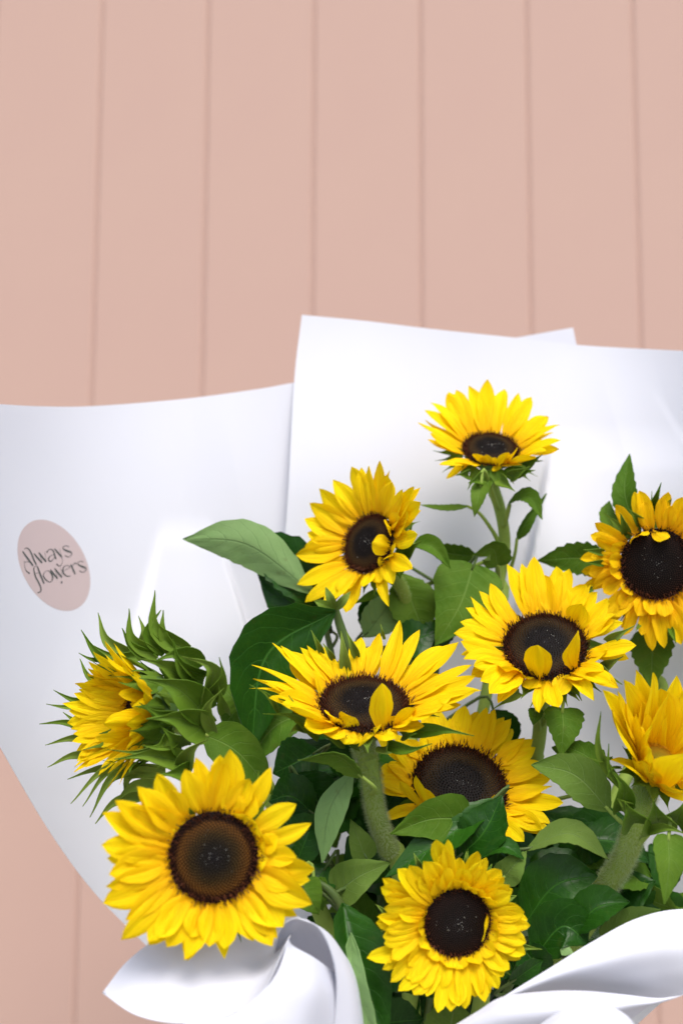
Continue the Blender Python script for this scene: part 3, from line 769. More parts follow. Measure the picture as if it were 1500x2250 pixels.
# fourth flower at the right
F = Flower('F4', 'amber-petalled sunflower with wide near-black disc and serrated leaves behind it', 2, (1352, 724), .25, (-.10, -.06, .99), 212, 235, 10, 'petal_orange', 'disc_plain',
           stem=((1360, 900, .21), (1330, 1300, .21), (1280, 1700, .21)), stem_r=.0052, dome=.13)
F.fill(24, 0, 360, (.75, 1.0), -8)
F.petals([(1290, 385), (1380, 355), (1435, 400), (1495, 355), (1540, 380), (1018, 580), (990, 680), (980, 775), (1005, 845, {'w': 1.2}), (1060, 880, {'L': .7, 'w': 1.2}), (1150, 970), (1155, 960, {'L': .9}), (1175, 1115), (1120, 1010), (1270, 1115), (1330, 1200),
          (1395, 1185), (1490, 1165), (1420, 1100, {'L': .8}), (1550, 1160), (1600, 1050), (1640, 980), (1620, 500), (1670, 620), (1680, 760), (1250, 1005, {'L': .4, 'w': 1.1, 'e': 40}), (1320, 1000, {'L': .4, 'w': 1.1, 'e': 40}), (1400, 1010, {'L': .4, 'e': 40}),
          (1404, 590, {'b': (1330, 520), 'L': .6, 'e': 130, 'w': 1.15, 'tc': 0}), (1210, 600, {'b': (1230, 555), 'L': .35, 'e': 80}), (1275, 560, {'b': (1270, 530), 'L': .35, 'e': 70}), (1090, 700, {'L': .35, 'e': 60, 'w': 1.1}), (1110, 620, {'L': .4, 'e': 60}),
          (1100, 780, {'L': .4, 'e': 50, 'w': 1.1}), (1170, 870, {'L': .5, 'e': 40})], .30)
F.ring_bracts(22, .8, -4)
for b, t, w in (((1190, 560), (1155, 445), 55), ((1270, 500), (1205, 425), 60), ((1330, 420), (1380, 275), 40), ((1400, 420), (1435, 365), 40), ((1060, 660), (950, 645), 40), ((1060, 720), (960, 715), 36), ((1260, 1060), (1240, 1090), 20), ((1430, 1080), (1460, 1160), 36), ((1000, 860), (915, 890), 30)):
    F.bract(b, t, w, -.004, .012, prof=BRN, curl=.5)
F.leaf(2, (1225, 490), (1205, 118), 74, .225, .215, -15, serr=.05, mid=(1180, 320), fold=.3)
F.leaf(2, (1140, 540), (1095, 375), 55, .215, .205, 20, serr=.05, mid=(1085, 470), fold=.4)
F.leaf(2, (1090, 700), (700, 705), 92, .215, .205, -10, serr=.08, mid=(900, 690), fold=.15)
F.leaf(2, (1330, 1080), (1320, 1420), 125, .215, .225, 15, serr=.06, mid=(1330, 1250), fold=.2, prof=LHW)

# fifth flower, lower left, facing the viewer
F = Flower('F5', 'large open sunflower with amber-ringed disc facing out above the white ribbon curl', 4, (737, 655), .435, (.16, .10, .98), 246, 345, 14, 'petal', 'disc_amber',
           stem=((860, 760, .37), (1000, 1050, .33), (1200, 1500, .29)), stem_r=.0055, dome=.14)
F.fill(15, 0, 360, (.75, .92), -12)
F.petals([(822, 112, {'w': 1.25}), (770, 165, {'w': 1.1}), (595, 215, {'w': 1.2}), (455, 235, {'w': .9}), (375, 310), (515, 310, {'L': .8}), (232, 360), (315, 395), (435, 420, {'L': .8}), (180, 432), (168, 590), (205, 740, {'w': 1.15}), (185, 800), (180, 890, {'w': 1.3}),
          (455, 505, {'b': (640, 420), 'L': .75, 'e': 25, 'w': .7}), (200, 660), (275, 1075, {'w': 1.15}), (290, 975), (405, 1085), (440, 1060, {'w': 1.1}), (503, 1110), (590, 1175), (715, 1110), (790, 1120), (620, 1060, {'L': .8}), (1035, 1105), (1060, 1065), (1090, 1010, {'w': 1.2}), (1000, 1050),
          (940, 1080), (1235, 890, {'w': 1.2}), (1245, 715), (1160, 650, {'L': .8}), (1150, 800, {'L': .85}), (1060, 545, {'L': .8, 'w': .9}), (1045, 600, {'L': .65}), (920, 255, {'L': .8}), (948, 350, {'L': .65}), (850, 330, {'L': .7}),
          (905, 440, {'L': .42, 'e': 35, 'w': .9}), (950, 480, {'L': .42, 'e': 35}), (990, 600, {'L': .4, 'e': 30}), (1010, 665, {'L': .4, 'e': 25}), (1000, 560, {'L': .5, 'e': 40})], .33)
F.ring_bracts(22, .7, -14)
for b, t, w in (((960, 480), (965, 220), 60), ((1000, 520), (1060, 490), 60), ((1040, 560), (1135, 568), 36), ((1090, 860), (1138, 945), 34), ((1060, 620), (1160, 650), 34), ((960, 460), (880, 230), 40)):
    F.bract(b, t, w, -.03, -.022, prof=BRN, curl=.5)
F.leaf(4, (1240, 770), (1290, 925), 70, .33, .33, 10, serr=0, prof=LHW)

# sixth flower, lower middle
F = Flower('F6', 'ruffled sunflower of many short petals round a black disc lowest in the bouquet', 6, (762, 1196), .385, (.16, .03, .98), 203, 225, 26, 'petal_lemon', 'disc_plain',
           stem=((820, 1300, .34), (880, 1700, .31)), stem_r=.0055, dome=.13)
F.fill(30, 0, 360, (.7, 1.1), -8, .36)
F.petals([(640, 730), (705, 735), (690, 800, {'L': .8}), (575, 855), (440, 905), (500, 880), (555, 930, {'L': .75}), (350, 950), (330, 990), (360, 1050), (355, 1110), (330, 1165), (325, 1200), (360, 1225), (350, 1270), (355, 1310), (275, 1390), (350, 1450), (390, 1520), (390, 1390),
          (445, 1570), (525, 1590), (585, 1600), (575, 1560), (480, 1500, {'L': .8}), (645, 1690), (680, 1560, {'L': .8}), (725, 1680), (765, 1655), (805, 1665), (860, 1600), (910, 1630), (985, 1555), (940, 1580), (1045, 1450), (1010, 1490), (1135, 1365), (1140, 1300), (1090, 1330), (1115, 1190), (1130, 1130), (1130, 1200),
          (1050, 1040), (1045, 985), (975, 970), (910, 900), (885, 870), (790, 890), (640, 960, {'L': .55, 'e': 50}), (690, 900, {'L': .6, 'e': 45}), (740, 960, {'L': .45, 'e': 60}), (800, 965, {'L': .4, 'e': 60}), (850, 1010, {'L': .4, 'e': 70}), (900, 1020, {'L': .45, 'e': 70}), (950, 1060, {'L': .45, 'e': 70}),
          (905, 1295, {'b': (945, 1150), 'L': .8, 'e': 95, 'w': .8}), (985, 1170, {'L': .5, 'e': 40}), (990, 1250, {'L': .55, 'e': 50, 'w': 1.2}), (970, 1365, {'L': .6, 'e': 40, 'w': 1.1}), (880, 1420, {'L': .4, 'e': 60}), (560, 1180, {'L': .5, 'e': 50}), (545, 1240, {'L': .5, 'e': 40}), (560, 1330, {'L': .5, 'e': 40}), (620, 1400, {'L': .5, 'e': 40}),
          (700, 1440, {'L': .5, 'e': 45}), (790, 1450, {'L': .5, 'e': 45})], .37)
F.ring_bracts(24, .9, -14)
for b, t, w in (((810, 900), (810, 800), 46), ((910, 960), (950, 870), 44), ((1000, 1080), (1085, 1045), 60), ((1060, 1320), (1225, 1340), 40), ((560, 900), (520, 810), 40), ((890, 920), (915, 835), 46), ((390, 1160), (310, 1090), 36), ((980, 1420), (1050, 1480), 36), ((360, 1250), (315, 1250), 26)):
    F.bract(b, t, w, -.024, -.016, prof=BRN, curl=.5, mat='bract_pale')
F.leaf(6, (1000, 960), (1140, 800), 80, .35, .35, 5, serr=0, prof=LHW, mats=('leaf_under', 'leaf'))

# seventh flower, wide and facing up, middle
F = Flower('F7', 'widest sunflower opening upward on a thick hairy stem beside glossy leaves', 5, (750, 612), .345, (.02, .87, .49), 266, 360, 30,
           stem=((780, 960, .335), (810, 1200, .32), (880, 1410, .30), (950, 1600, .29)), stem_r=.0062, dome=.13)
F.fill(12, -10, 190, (.7, .92), -14)
F.petals([(142, 392), (130, 515), (150, 465), (240, 290), (295, 295), (355, 320, {'w': .8}), (395, 310, {'w': .8}), (430, 305, {'w': .7}), (490, 315, {'w': .7}), (580, 360, {'L': .7, 'w': .45}), (612, 370, {'L': .6, 'w': .42}), (662, 405, {'L': .5, 'w': .4}), (682, 335, {'L': .6, 'w': .5}), (735, 250, {'w': .8}), (835, 235, {'w': .8}),
          (942, 150, {'w': 1.05}), (1052, 205, {'w': .9}), (1205, 290, {'w': 1.2}), (1275, 290, {'w': 1.1}), (1340, 400), (1365, 470), (1380, 520), (1385, 555), (1170, 450, {'L': .75}), (1250, 480, {'L': .9}), (480, 428, {'b': (500, 560), 'L': .5, 'e': 60, 'w': .75}),
          (220, 595), (275, 570), (200, 520), (345, 632, {'b': (590, 700), 'L': .8, 'e': 48, 'w': 1.6, 't': .3}), (290, 640, {'b': (540, 680), 'L': .85, 'e': 35, 'w': 1.2}), (420, 752, {'b': (610, 715), 'L': .72, 'e': 20, 'w': 1.5}), (600, 690, {'b': (560, 700), 'L': .45, 'e': 50, 'w': 1.4}), (700, 690, {'b': (640, 718), 'L': .42, 'e': 60, 'w': 1.3}), (530, 782, {'b': (650, 720), 'L': .55, 'e': 0, 'w': 1.6}),
          (640, 835, {'b': (690, 728), 'L': .45, 'e': -25, 'w': .9}), (690, 838, {'b': (720, 728), 'L': .4, 'e': -25, 'w': .8}), (935, 790, {'b': (800, 728), 'L': .6, 'e': -2, 'w': 1.4}), (800, 790, {'b': (770, 728), 'L': .4, 'e': -5, 'w': 1.4}), (1080, 740, {'b': (880, 720), 'L': .7, 'e': 10, 'w': 1.3}), (760, 760, {'b': (750, 728), 'L': .25, 'e': 10}),
          (850, 508, {'b': (830, 722), 'L': .66, 'e': 82, 'w': 1.3, 't': .15, 'tc': .2, 'bl': .07, 'c': .55}), (1030, 640, {'b': (920, 712), 'L': .42, 'e': 60, 'w': 1.4}), (1180, 615, {'b': (950, 700), 'L': .75, 'e': 42, 'w': 1.5}), (1230, 560, {'b': (985, 680), 'L': .8, 'e': 35, 'w': 1.3}), (1245, 640), (1010, 720, {'b': (900, 715), 'L': .5, 'e': 20}), (935, 680, {'b': (880, 715), 'L': .3, 'e': 70, 'w': .8})], .27)
F.ring_bracts(16, .55, -10, 0, 180)
for b, t, w, bo in (((420, 760), (335, 790), 60, 10), ((500, 800), (195, 670), 70, 20), ((1000, 770), (1352, 792), 80, -8), ((880, 840), (1122, 835), 70, 12), ((760, 800), (770, 888), 85, 0), ((640, 830), (520, 790), 70, 0), ((870, 850), (900, 885), 90, 10), ((280, 660), (120, 510), 34, 10),
                    ((410, 720), (265, 580), 40, 14), ((360, 700), (335, 570), 34, 10), ((720, 850), (560, 810), 70, 10), ((960, 790), (1040, 780), 60, 0)):
    F.bract(b, t, w, .010, .024, bow=bo, prof=BRW, curl=.4, mat='bract_pale' if b[0] in (760, 870, 420) else 'bract')
for b, t, w in (((650, 450), (622, 215), 62), ((710, 360), (650, 215), 46), ((520, 340), (458, 212), 34), ((580, 370), (525, 285), 34), ((860, 260), (838, 175), 16)):
    F.bract(b, t, w, -.03, -.02, prof=BRN, curl=.4, mat='bract_pale')
F.leaf(5, (740, 1020), (385, 925), 70, .36, .37, -50, serr=.05, mid=(600, 900), fold=.5, pet=True)
F.leaf(5, (690, 985), (518, 1490), 92, .325, .33, 25, serr=0, mid=(560, 1200), fold=-.2, prof=LGW, mats=('gloss_under', 'gloss'))
hairs(F.stem, F.sp, F.rr, 12000, .0036, .6)

# eighth flower, behind the middle one
F = Flower('F8', 'shaded sunflower half hidden behind overlapping green leaves under a wider bloom', 6, (775, 442), .285, (.10, .66, .74), 282, 300, 22,
           stem=((760, 800, .26), (700, 1300, .25)), stem_r=.0055, dome=.13)
F.fill(14, -40, 220, (.75, .98), -12)
F.petals([(335, 410), (330, 350), (400, 220), (480, 190), (560, 165), (640, 130), (720, 70), (800, 5), (920, 15), (965, 20), (1055, 75), (1130, 180), (1175, 185), (1190, 235), (1240, 330), (1280, 450), (1345, 545), (1270, 640), (1268, 675), (1225, 690), (1125, 740), (1045, 750), (1140, 600, {'L': .8}),
          (445, 420, {'b': (640, 580), 'L': .8, 'e': 40, 'w': .8}), (520, 400, {'b': (660, 590), 'L': .75, 'e': 50, 'w': .7}), (560, 440, {'b': (690, 595), 'L': .6, 'e': 50, 'w': .8}), (610, 490, {'b': (700, 598), 'L': .45, 'e': 50}), (962, 490, {'b': (930, 570), 'L': .4, 'e': 60, 'w': .6}), (370, 330)], .34)
F.ring_bracts(16, .5, -10, -40, 220)

# ninth flower, yellow centre, cup, right edge
F = Flower('F9', 'cup-shaped sunflower with yellow centre and long upright petals on a thick hairy stem', 7, (1185, 742), .35, (.40, .50, .77), 142, 430, 62, 'petal_lemon', 'disc_yellow',
           stem=((1050, 1080, .345), (970, 1300, .33), (820, 1530, .31), (700, 1750, .29)), stem_r=.0075, dome=.10)
F.petals([(850, 308, {'b': (1060, 690), 'w': 1.05}), (880, 432, {'b': (1055, 760), 'w': 1.2, 'L': .95}), (920, 312, {'b': (1080, 650), 'w': .7}), (982, 250, {'b': (1120, 620), 'w': 1.0}), (1057, 202, {'b': (1160, 610), 'w': 1.0}), (1157, 210, {'b': (1110, 650), 'w': .9}), (1195, 300, {'b': (1200, 630), 'w': 1.5, 'L': .85}), (1285, 232, {'b': (1240, 630), 'w': 1.0}),
          (1340, 360, {'b': (1270, 660), 'w': 1.1, 'L': .9}), (1420, 330, {'b': (1290, 690)}), (1030, 450, {'b': (1058, 740), 'w': .9, 'L': .85}), (1090, 520, {'b': (1060, 780), 'L': .7}), (1300, 420, {'b': (1260, 640), 'L': .8}),
          (915, 705, {'b': (1090, 850), 'L': .45, 'w': 1.0, 'e': 50}), (1030, 712, {'b': (1100, 870), 'L': .5, 'w': .9}), (1088, 738, {'b': (1160, 880), 'L': .5, 'w': .9, 'e': 70}), (1385, 650, {'b': (1220, 880), 'L': .75, 'w': 2.1, 'e': 55, 't': 0}), (1330, 905, {'b': (1180, 880), 'L': .5, 'w': .9, 'e': 30}),
          (1420, 960, {'b': (1190, 880), 'L': .7, 'w': 1.2, 'e': 20}), (1480, 800, {'b': (1300, 800), 'w': 1.2}), (1460, 500, {'b': (1310, 740), 'w': 1.2})], .36)
F.fill(9, 20, 200, (.8, .95), -6, .34)
F.ring_bracts(12, .38, 20, w=.24)
for b, t, w, bo in (((950, 850), (845, 430), 60, -26), ((910, 700), (768, 700), 18, -8), ((960, 760), (880, 815), 20, 10), ((960, 1010), (890, 760), 130, 20), ((1040, 1080), (985, 960), 180, 0), ((1180, 1090), (1150, 950), 210, 0), ((1280, 1080), (1330, 960), 190, 0), ((1010, 1000), (940, 940), 80, 0), ((1000, 900), (890, 620), 40, -20), ((1120, 1130), (1330, 1140), 60, -10)):
    F.bract(b, t, w, .012, .03, bow=bo, prof=BRN if w < 100 else BRW, curl=.4)
F.leaf(7, (895, 1010), (440, 742), 125, .345, .335, 10, serr=.03, mid=(690, 800), fold=.3, mats=('leaf_under', 'leaf'))
F.leaf(7, (880, 800), (620, 630), 85, .31, .30, 10, serr=.06, mid=(760, 690), fold=.2)
F.leaf(7, (1235, 1150), (1212, 1555), 100, .375, .385, -10, serr=.03, mid=(1240, 1330), fold=.45, prof=LHW)
hairs(F.stem, F.sp, F.rr, 15000, .0038, .75)

# tenth flower, left, in profile inside big bracts
F = Flower('F10', 'half-open sunflower seen side-on, wrapped in long curling green bracts', 3, (625, 790), .335, (-.80, .08, .60), 178, 345, 56, 'petal', 'disc_plain',
           stem=((900, 880, .30), (1150, 1000, .28), (1400, 1400, .27)), stem_r=.006)
F.fill(30, 0, 360, (.8, .98), -4, .24)
F.petals([(385, 520), (420, 482), (330, 578), (395, 610, {'L': .85}), (265, 625), (260, 680), (195, 738), (275, 800), (220, 845), (255, 910), (250, 960), (290, 1030), (255, 1075), (250, 1100), (300, 700, {'L': .9}), (340, 880, {'L': .9}), (350, 640, {'L': .85}), (380, 790, {'L': .7}), (390, 700, {'L': .7}),
          (505, 685, {'b': (720, 650), 'L': .72, 'e': 90, 'w': 1.0}), (510, 760, {'b': (560, 650), 'L': .45, 'e': 110, 'w': .6}), (568, 740, {'b': (745, 800), 'L': .6, 'e': 95}), (490, 810, {'b': (740, 860), 'L': .75, 'e': 85}), (415, 842, {'b': (730, 900), 'L': .9, 'e': 75, 'w': 1.1}), (380, 925, {'b': (715, 940), 'e': 70, 'w': 1.1}), (440, 985, {'b': (710, 960), 'L': .85, 'e': 70}),
          (480, 560, {'b': (690, 600), 'L': .8, 'e': 75, 'w': 1.1}), (515, 615, {'b': (700, 620), 'L': .7, 'e': 80}), (440, 500, {'b': (660, 600), 'e': 65}), (640, 640, {'b': (740, 700), 'L': .5, 'e': 90}), (330, 1040, {'b': (680, 975), 'e': 60}), (440, 1050, {'b': (700, 970), 'L': .8, 'e': 60, 'w': .9}), (560, 690, {'b': (730, 680), 'L': .55, 'e': 92}), (540, 850, {'b': (742, 830), 'L': .6, 'e': 90}), (470, 900, {'b': (735, 885), 'L': .8, 'e': 80}), (350, 560, {'L': .95}), (300, 660), (230, 780), (240, 880), (300, 1000), (270, 1050), (560, 530, {'b': (700, 610), 'L': .55, 'e': 75}), (600, 600, {'b': (715, 640), 'L': .45, 'e': 80})], .24)
# far bracts first, behind the petals
for b, t, w, bo in (((580, 480), (390, 240), 75, -24), ((500, 560), (297, 335), 60, -10), ((650, 470), (345, 412), 60, -18), ((430, 500), (283, 462), 26, -6), ((430, 650), (290, 493), 44, -12), ((380, 740), (145, 665), 44, -8), ((320, 745), (105, 742), 34, -6),
                    ((340, 850), (198, 788), 40, -6), ((340, 885), (68, 852), 44, 10), ((380, 935), (100, 968), 48, 8), ((400, 1030), (112, 1090), 52, 14), ((560, 1090), (222, 1156), 48, 10), ((600, 450), (612, 258), 50, 14)):
    F.bract(b, t, w, -.035, -.03, bow=bo, curl=.35, mat='bract_pale' if random.random() < .4 else 'bract')
for b, t, w, bo in (((680, 480), (522, 325), 66, -14), ((720, 480), (560, 218), 80, -30), ((760, 460), (735, 226), 78, -34), ((800, 470), (748, 226), 70, -12), ((880, 450), (702, 118), 100, -40), ((700, 1100), (240, 1290), 60, 40), ((720, 1100), (305, 1305), 56, 44), ((760, 1110), (345, 1365), 78, 50), ((740, 1130), (540, 1310), 70, 46), ((640, 1250), (375, 1400), 60, 20), ((720, 1200), (480, 1290), 80, 20)):
    F.bract(b, t, w, .0, .005, bow=bo, curl=.35, mat='bract_pale' if b[1] > 1000 else 'bract')
for b, t, w, bo, kk in (((930, 560), (700, 505), 150, 26, 0), ((880, 640), (600, 490), 120, 14, 0), ((980, 590), (800, 385), 120, -24, 0), ((985, 720), (850, 480), 140, 44, 1), ((1000, 700), (1055, 485), 90, 20, 0), ((1090, 790), (1050, 640), 70, 0, 0), ((970, 790), (615, 600), 200, 20, 0), ((1020, 890), (1080, 655), 80, -24, 1), ((850, 830), (615, 735), 80, -8, 0),
                        ((985, 880), (655, 825), 190, 14, 0), ((850, 980), (740, 870), 120, 0, 0), ((870, 1070), (480, 1045), 130, 12, 0), ((780, 960), (440, 992), 46, -12, 0), ((800, 900), (630, 970), 100, -20, 0), ((860, 1090), (995, 935), 100, -14, 1), ((900, 1120), (720, 1130), 120, 0, 0)):
    F.bract(b, t, w, .035, .055, bow=bo, curl=.45, prof=BRW, mat='bract_pale' if kk else 'bract', roll=random.uniform(-15, 15))
for h, rr_, n in ((-.05, 1.40, 15), (-.45, 1.30, 13), (-.80, 1.02, 10)):
    for i in range(n):
        a = R(360 * (i + random.uniform(.2, .8)) / n); rad = F.u * math.cos(a) + F.v * math.sin(a)
        B = F.pt(rr_, a, h); e = R(random.uniform(58, 92)) if h > -.5 else R(random.uniform(30, 60))
        T = B + (rad * math.cos(e) + F.n * math.sin(e)) * F.L * random.uniform(.55, .8)
        petal(F.root, B, T, F.n.cross(rad).normalized(), F.L * random.uniform(.30, .40), random.uniform(-.10, .02), .4, random.uniform(-.4, .4), M['bract'], 'bract', BRW, random.uniform(-1.2, .6))
F.leaf(3, (965, 905), (1350, 1240), 130, .335, .325, -10, serr=0, mid=(1160, 1010), fold=.25, bow=0)
F.leaf(3, (1180, 760), (1060, 640), 90, .25, .25, 10, serr=0, pet=False)

# ------------------------------------------------------------------ foliage sprigs
SPR = []
class Sprig:
    def __init__(s, label, pts, r=.0024, name='foliage_sprig', cat='foliage'):
        foot = base_pt + Vector((random.uniform(-.03, .03), random.uniform(-.03, .03), 0))
        s.root = tag(empty(name, foot), label, cat, 'foliage in the bouquet')
        pp = [P(*q) for q in pts] + [TIE + (foot - base_pt) * .6, foot]
        s.stem, s.sp, s.rr = tube('stem', pp, [r * .6] + [r] * (len(pp) - 1), M['stem_dark'], s.root, 10, 40)
        SPR.append(s)
    def leaf(s, base, tip, w, d0, d1, k=0, roll=0, mid=None, bow=0, fold=.25, mats=('gloss', 'gloss_under'), prof=LGW, serr=.03, curl=0.0, dm=None, wave=.05, twist=0.0, pet=True):
        sp = blade3(k, base, tip, d0, d1, mid, bow, dm)
        o = leaf(s.root, sp, side_dir(sp, roll), 2 * w * ZO[k][2] * mpp(sp[1]), [M[m] for m in mats], fold, prof, serr, wave, 25, 9, 'leaf', .0004, curl, twist)
        if pet:
            q = nearest_on(s.sp, sp[0]); tg = (sp[1] - sp[0]).normalized(); dd = (q - sp[0]).length
            tube('petiole', [sp[0] + tg * .005, sp[0] - tg * min(.012, dd * .3), q + (sp[0] - q) * .15, q], [.0009, .0012, .0014, .0016], M['stem_dark'], o, 8, 12)
        return o
UN = ('gloss_under', 'gloss')
S = Sprig('glossy dark sprig with one pale leaf curling over in front of the white sheet', [(690, 1290, .215), (730, 1450, .215), (780, 1800, .22)])
S.leaf((690, 1305), (402, 1184), 52, .225, .225, mid=(545, 1198), mats=UN, fold=-.2, roll=-15, serr=.02)
S.leaf((720, 1350), (524, 1180), 62, .215, .205, mid=(640, 1245), roll=10, fold=.3, serr=.05)
S.leaf((730, 1390), (566, 1262), 52, .21, .205, mid=(650, 1330), roll=-10, fold=.3)
S.leaf((700, 1300), (610, 1200), 40, .205, .195, roll=20)
S = Sprig('sprig with one big shiny dark leaf arching left of the widest sunflower', [(735, 1325, .255), (750, 1385, .25), (790, 1500, .245), (830, 1800, .24)], .0034)
S.leaf((736, 1342), (552, 1650), 84, .262, .275, mid=(585, 1440), roll=-18, fold=.35, serr=.03, pet=False, curl=-.15)
S.leaf((690, 1560), (540, 1690), 52, .25, .262, mid=(600, 1600), roll=25, fold=.3, mats=('leaf', 'leaf_under'), pet=False)
S.leaf((600, 1420), (622, 1344), 30, .215, .21, mats=('leaf', 'leaf_under'), roll=10, prof=LFW)
for t in ((690, 1320, 12), (770, 1300, 10), (715, 1290, 10)):
    S.leaf((736, 1340), (t[0], t[1]), t[2], .255, .265, prof=LFW, mats=('bract_pale', 'bract'), serr=0, pet=False)
S.leaf((560, 1500), (490, 1600), 50, .235, .24, mats=('leaf', 'leaf_under'), roll=10)
S = Sprig('sprig of broad mid-green veined leaves between the upper three sunflowers', [(1000, 1260, .20), (960, 1450, .205), (930, 1800, .22)])
S.leaf((1040, 1240), (955, 1420), 76, .222, .232, mid=(1010, 1330), roll=8, fold=.15, mats=('leaf', 'leaf_under'), prof=LHW, serr=.0, wave=.04)
S.leaf((880, 1260), (935, 1400), 55, .205, .21, roll=-10, mats=('leaf', 'leaf_under'))
S.leaf((800, 1400), (872, 1305), 42, .205, .205, roll=15, mats=UN)
S.leaf((800, 1390), (840, 1290), 35, .20, .20, roll=15)
S.leaf((860, 1420), (960, 1390), 45, .215, .22, roll=-20)
S.leaf((1000, 1380), (900, 1420), 40, .21, .21, roll=30)
S.leaf((1080, 1560), (1130, 1640), 40, .215, .21, roll=10)
S = Sprig('glossy sprig whose folded dark leaf covers the foot of the shaded sunflower', [(1000, 1880, .30), (990, 1960, .29), (960, 2100, .28)])
S.leaf((1005, 1885), (1102, 1748), 58, .335, .34, mid=(1062, 1830), roll=-20, fold=.35, serr=.05)
S.leaf((1085, 1755), (846, 1928), 44, .328, .345, mid=(975, 1845), roll=28, fold=.4, serr=.03)
S.leaf((1050, 1888), (1150, 1888), 22, .345, .355, mid=(1105, 1862), roll=-35, fold=.5, serr=.04)
S.leaf((1030, 1800), (857, 1833), 55, .33, .345, mid=(945, 1800), roll=-10, fold=.25, prof=LHW, mats=('leaf', 'leaf_under'), serr=0)
S = Sprig('sprig of smooth deep green leaves fanning beside the lowest sunflower', [(1190, 2010, .31), (1150, 2100, .30), (1050, 2300, .29)])
S.leaf((1155, 1868), (1337, 1890), 32, .335, .345, mid=(1250, 1832), roll=-30, fold=.45, mats=('leaf_under', 'gloss'))
S.leaf((1148, 2035), (1312, 1925), 66, .325, .33, mid=(1220, 1945), roll=-10, fold=.3)
S.leaf((1168, 2110), (1292, 2075), 62, .335, .345, mid=(1235, 2035), roll=5, fold=.25, prof=LGW)
S.leaf((1258, 2055), (1382, 1982), 44, .34, .345, mid=(1310, 1995), roll=-20, fold=.5)
S.leaf((1145, 2080), (1205, 2150), 45, .33, .335, roll=20)
S.leaf((1120, 2160), (1190, 2110), 32, .34, .34, roll=40, mats=('gloss', 'leaf_under'))
S.leaf((1330, 2075), (1450, 1998), 42, .335, .335, mid=(1390, 2025), roll=10, mats=('leaf_under', 'leaf'), prof=LHW)
S = Sprig('sprig with a long folded leaf, pale underside out, beside the ribbon loop', [(690, 1930, .335), (745, 1985, .335), (800, 2150, .32)], .003)
S.leaf((752, 1985), (850, 2300), 62, .365, .385, mid=(775, 2110), roll=-30, fold=.9, serr=0, mats=('gloss', 'gloss_under'), pet=False)
S.leaf((770, 2050), (832, 2290), 40, .382, .405, mid=(782, 2170), roll=40, fold=.2, serr=0, mats=UN, pet=False)
S.leaf((810, 2180), (965, 2195), 48, .345, .35, mid=(880, 2140), roll=-20, fold=.3)
S.leaf((820, 2250), (930, 2240), 55, .335, .34, roll=10)
S.leaf((735, 1965), (858, 1895), 48, .325, .335, mid=(790, 1925), roll=-15, mats=('leaf_under', 'leaf'), prof=LHW, serr=0)
S.leaf((805, 1890), (770, 1800), 30, .315, .315, mats=('leaf_under', 'leaf'), prof=LHW, serr=0, roll=15)
S.leaf((660, 1940), (700, 2010), 40, .34, .345, mats=('leaf', 'leaf_under'), prof=LHW, serr=0)
S.leaf((980, 2300), (1000, 2200), 60, .345, .345, roll=10, mats=('leaf_under', 'gloss'))
S = Sprig('shadowed dark glossy sprig deep between the left sunflowers and the thick stem', [(640, 1720, .27), (700, 1850, .265), (780, 2050, .26)])
S.leaf((690, 1790), (590, 1760), 50, .295, .295, mid=(640, 1750), roll=10)
S.leaf((700, 1870), (620, 1800), 60, .305, .31, roll=-15)
S.leaf((650, 1700), (730, 1800), 60, .285, .285, roll=10)
S.leaf((700, 1650), (600, 1700), 55, .275, .275, roll=10)
S.leaf((720, 1900), (660, 1990), 48, .315, .32, roll=15)
S.leaf((650, 1900), (690, 1800), 45, .31, .31, roll=-25)
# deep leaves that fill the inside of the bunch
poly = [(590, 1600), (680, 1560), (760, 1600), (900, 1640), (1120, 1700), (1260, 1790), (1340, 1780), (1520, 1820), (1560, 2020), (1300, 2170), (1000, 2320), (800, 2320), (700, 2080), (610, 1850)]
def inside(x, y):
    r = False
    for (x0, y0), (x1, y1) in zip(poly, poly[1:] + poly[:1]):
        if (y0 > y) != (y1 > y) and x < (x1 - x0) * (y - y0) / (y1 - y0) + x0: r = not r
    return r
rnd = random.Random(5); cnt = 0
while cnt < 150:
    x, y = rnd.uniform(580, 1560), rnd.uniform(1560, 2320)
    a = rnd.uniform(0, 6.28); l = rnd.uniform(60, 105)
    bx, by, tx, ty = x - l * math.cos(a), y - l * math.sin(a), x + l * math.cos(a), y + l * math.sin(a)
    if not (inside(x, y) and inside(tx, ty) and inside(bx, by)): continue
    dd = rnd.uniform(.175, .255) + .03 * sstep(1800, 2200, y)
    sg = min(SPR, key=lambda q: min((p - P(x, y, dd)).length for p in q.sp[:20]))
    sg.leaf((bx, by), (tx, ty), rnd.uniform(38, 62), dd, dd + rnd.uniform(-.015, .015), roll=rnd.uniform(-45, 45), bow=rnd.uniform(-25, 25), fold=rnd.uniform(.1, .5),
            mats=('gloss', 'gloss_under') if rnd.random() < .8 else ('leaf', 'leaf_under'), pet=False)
    cnt += 1

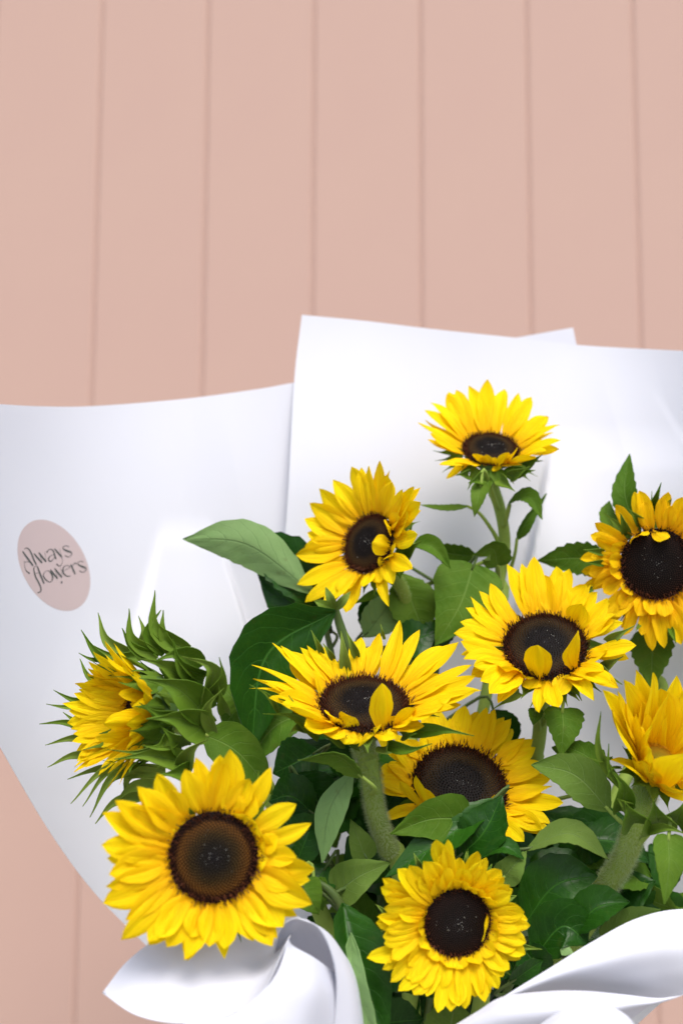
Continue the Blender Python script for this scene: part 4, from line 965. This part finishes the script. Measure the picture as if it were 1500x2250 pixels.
# ------------------------------------------------------------------ ribbon and front paper
rib = tag(empty('ribbon_bow', TIE + Vector((-.03, -.02, 0))), 'wide white ribbon bow curling round the front of the bouquet', 'ribbon')
loft('ribbon_tail', [
    [(225, 2182, .425), (285, 2108, .418), (372, 2048, .41), (500, 2005, .405), (600, 1990, .40), (660, 2015, .40)],
    [(225, 2182, .425), (300, 2140, .425), (400, 2100, .418), (510, 2075, .408), (600, 2060, .40), (648, 2040, .40)],
    [(225, 2182, .425), (310, 2180, .434), (410, 2170, .43), (520, 2140, .418), (600, 2105, .412), (640, 2052, .415)],
    [(225, 2182, .425), (300, 2231, .445), (400, 2249, .453), (505, 2231, .456), (580, 2174, .456), (633, 2064, .45)]], 40, 24, M['ribbon'], rib)
loft('ribbon_fold', [
    [(633, 2064, .451), (612, 2130, .456), (575, 2180, .457), (505, 2233, .457), (400, 2252, .453), (300, 2300, .44)],
    [(645, 2080, .446), (640, 2150, .46), (610, 2210, .464), (560, 2260, .465), (480, 2310, .462), (400, 2370, .45)],
    [(690, 2105, .435), (690, 2170, .452), (670, 2240, .458), (640, 2310, .46), (600, 2360, .455), (560, 2420, .44)],
    [(738, 2140, .415), (739, 2200, .425), (732, 2260, .43), (720, 2320, .43), (700, 2390, .42), (680, 2450, .40)]], 36, 24, M['ribbon'], rib)
loft('ribbon_loop', [
    [(575, 2200, .398), (590, 2130, .398), (632, 2110, .398), (680, 2125, .396), (725, 2180, .396), (735, 2240, .40), (732, 2330, .40)],
    [(606, 2080, .41), (615, 2050, .413), (642, 2035, .415), (690, 2060, .414), (735, 2118, .414), (742, 2200, .416), (737, 2310, .415)],
    [(612, 2050, .425), (628, 2027, .428), (655, 2018, .43), (702, 2042, .43), (731, 2108, .43), (739, 2185, .43), (728, 2300, .43)]], 40, 14, M['ribbon'], rib)
loft('ribbon_loop', [
    [(655, 2017, .431), (702, 2040, .4315), (733, 2107, .4315), (741, 2185, .4315), (730, 2300, .431)],
    [(675, 2022, .415), (728, 2058, .415), (765, 2130, .415), (780, 2200, .416), (785, 2310, .416)],
    [(690, 2034, .385), (740, 2078, .385), (782, 2140, .385), (802, 2220, .387), (815, 2320, .387)]], 36, 14, M['ribbon'], rib)
loft('ribbon_loop', [
    [(990, 2262, .40), (1095, 2196, .405), (1200, 2132, .405), (1300, 2070, .40), (1400, 2018, .39), (1500, 1998, .38), (1620, 2010, .35)],
    [(990, 2262, .40), (1100, 2200, .405), (1210, 2150, .41), (1320, 2110, .415), (1420, 2075, .415), (1520, 2060, .41), (1620, 2070, .38)],
    [(990, 2262, .40), (1102, 2206, .402), (1215, 2172, .402), (1330, 2152, .408), (1430, 2135, .412), (1530, 2125, .41), (1620, 2130, .38)],
    [(990, 2262, .40), (1102, 2212, .395), (1210, 2192, .39), (1330, 2192, .395), (1440, 2193, .40), (1530, 2182, .40), (1620, 2180, .37)]], 44, 24, M['ribbon'], rib)
loft('ribbon_fold', [
    [(985, 2262, .412), (1050, 2222, .416), (1104, 2191, .418), (1200, 2179, .42), (1280, 2178, .42), (1370, 2186, .418), (1445, 2194, .412), (1500, 2186, .405)],
    [(985, 2275, .415), (1060, 2235, .425), (1115, 2208, .43), (1205, 2195, .434), (1285, 2196, .434), (1360, 2206, .43), (1420, 2206, .42), (1460, 2200, .41)],
    [(985, 2300, .41), (1060, 2270, .425), (1120, 2245, .434), (1205, 2232, .44), (1275, 2230, .438), (1330, 2236, .432), (1375, 2226, .42), (1430, 2208, .41)],
    [(985, 2350, .40), (1060, 2330, .41), (1120, 2310, .42), (1205, 2300, .425), (1275, 2290, .425), (1320, 2280, .42), (1350, 2260, .415), (1385, 2238, .405)]], 44, 22, M['ribbon'], rib)
loft('ribbon_fold', [
    [(1165, 2268, .445), (1210, 2235, .448), (1255, 2214, .45), (1300, 2207, .45), (1345, 2215, .45), (1380, 2236, .446), (1405, 2270, .44)],
    [(1170, 2290, .455), (1215, 2262, .46), (1258, 2244, .462), (1298, 2238, .462), (1336, 2246, .46), (1366, 2266, .455), (1388, 2296, .45)],
    [(1160, 2340, .45), (1210, 2320, .46), (1255, 2305, .465), (1295, 2300, .465), (1330, 2306, .462), (1355, 2324, .455), (1372, 2350, .45)]], 32, 14, M['ribbon'], rib)
loft('ribbon_loop', [
    [(560, 2062, .392), (640, 2034, .392), (700, 2056, .389), (738, 2120, .386)],
    [(560, 2200, .392), (640, 2200, .392), (700, 2200, .389), (740, 2215, .386)],
    [(560, 2330, .392), (640, 2330, .392), (700, 2330, .389), (735, 2330, .386)]], 12, 12, M['ribbon'], rib)
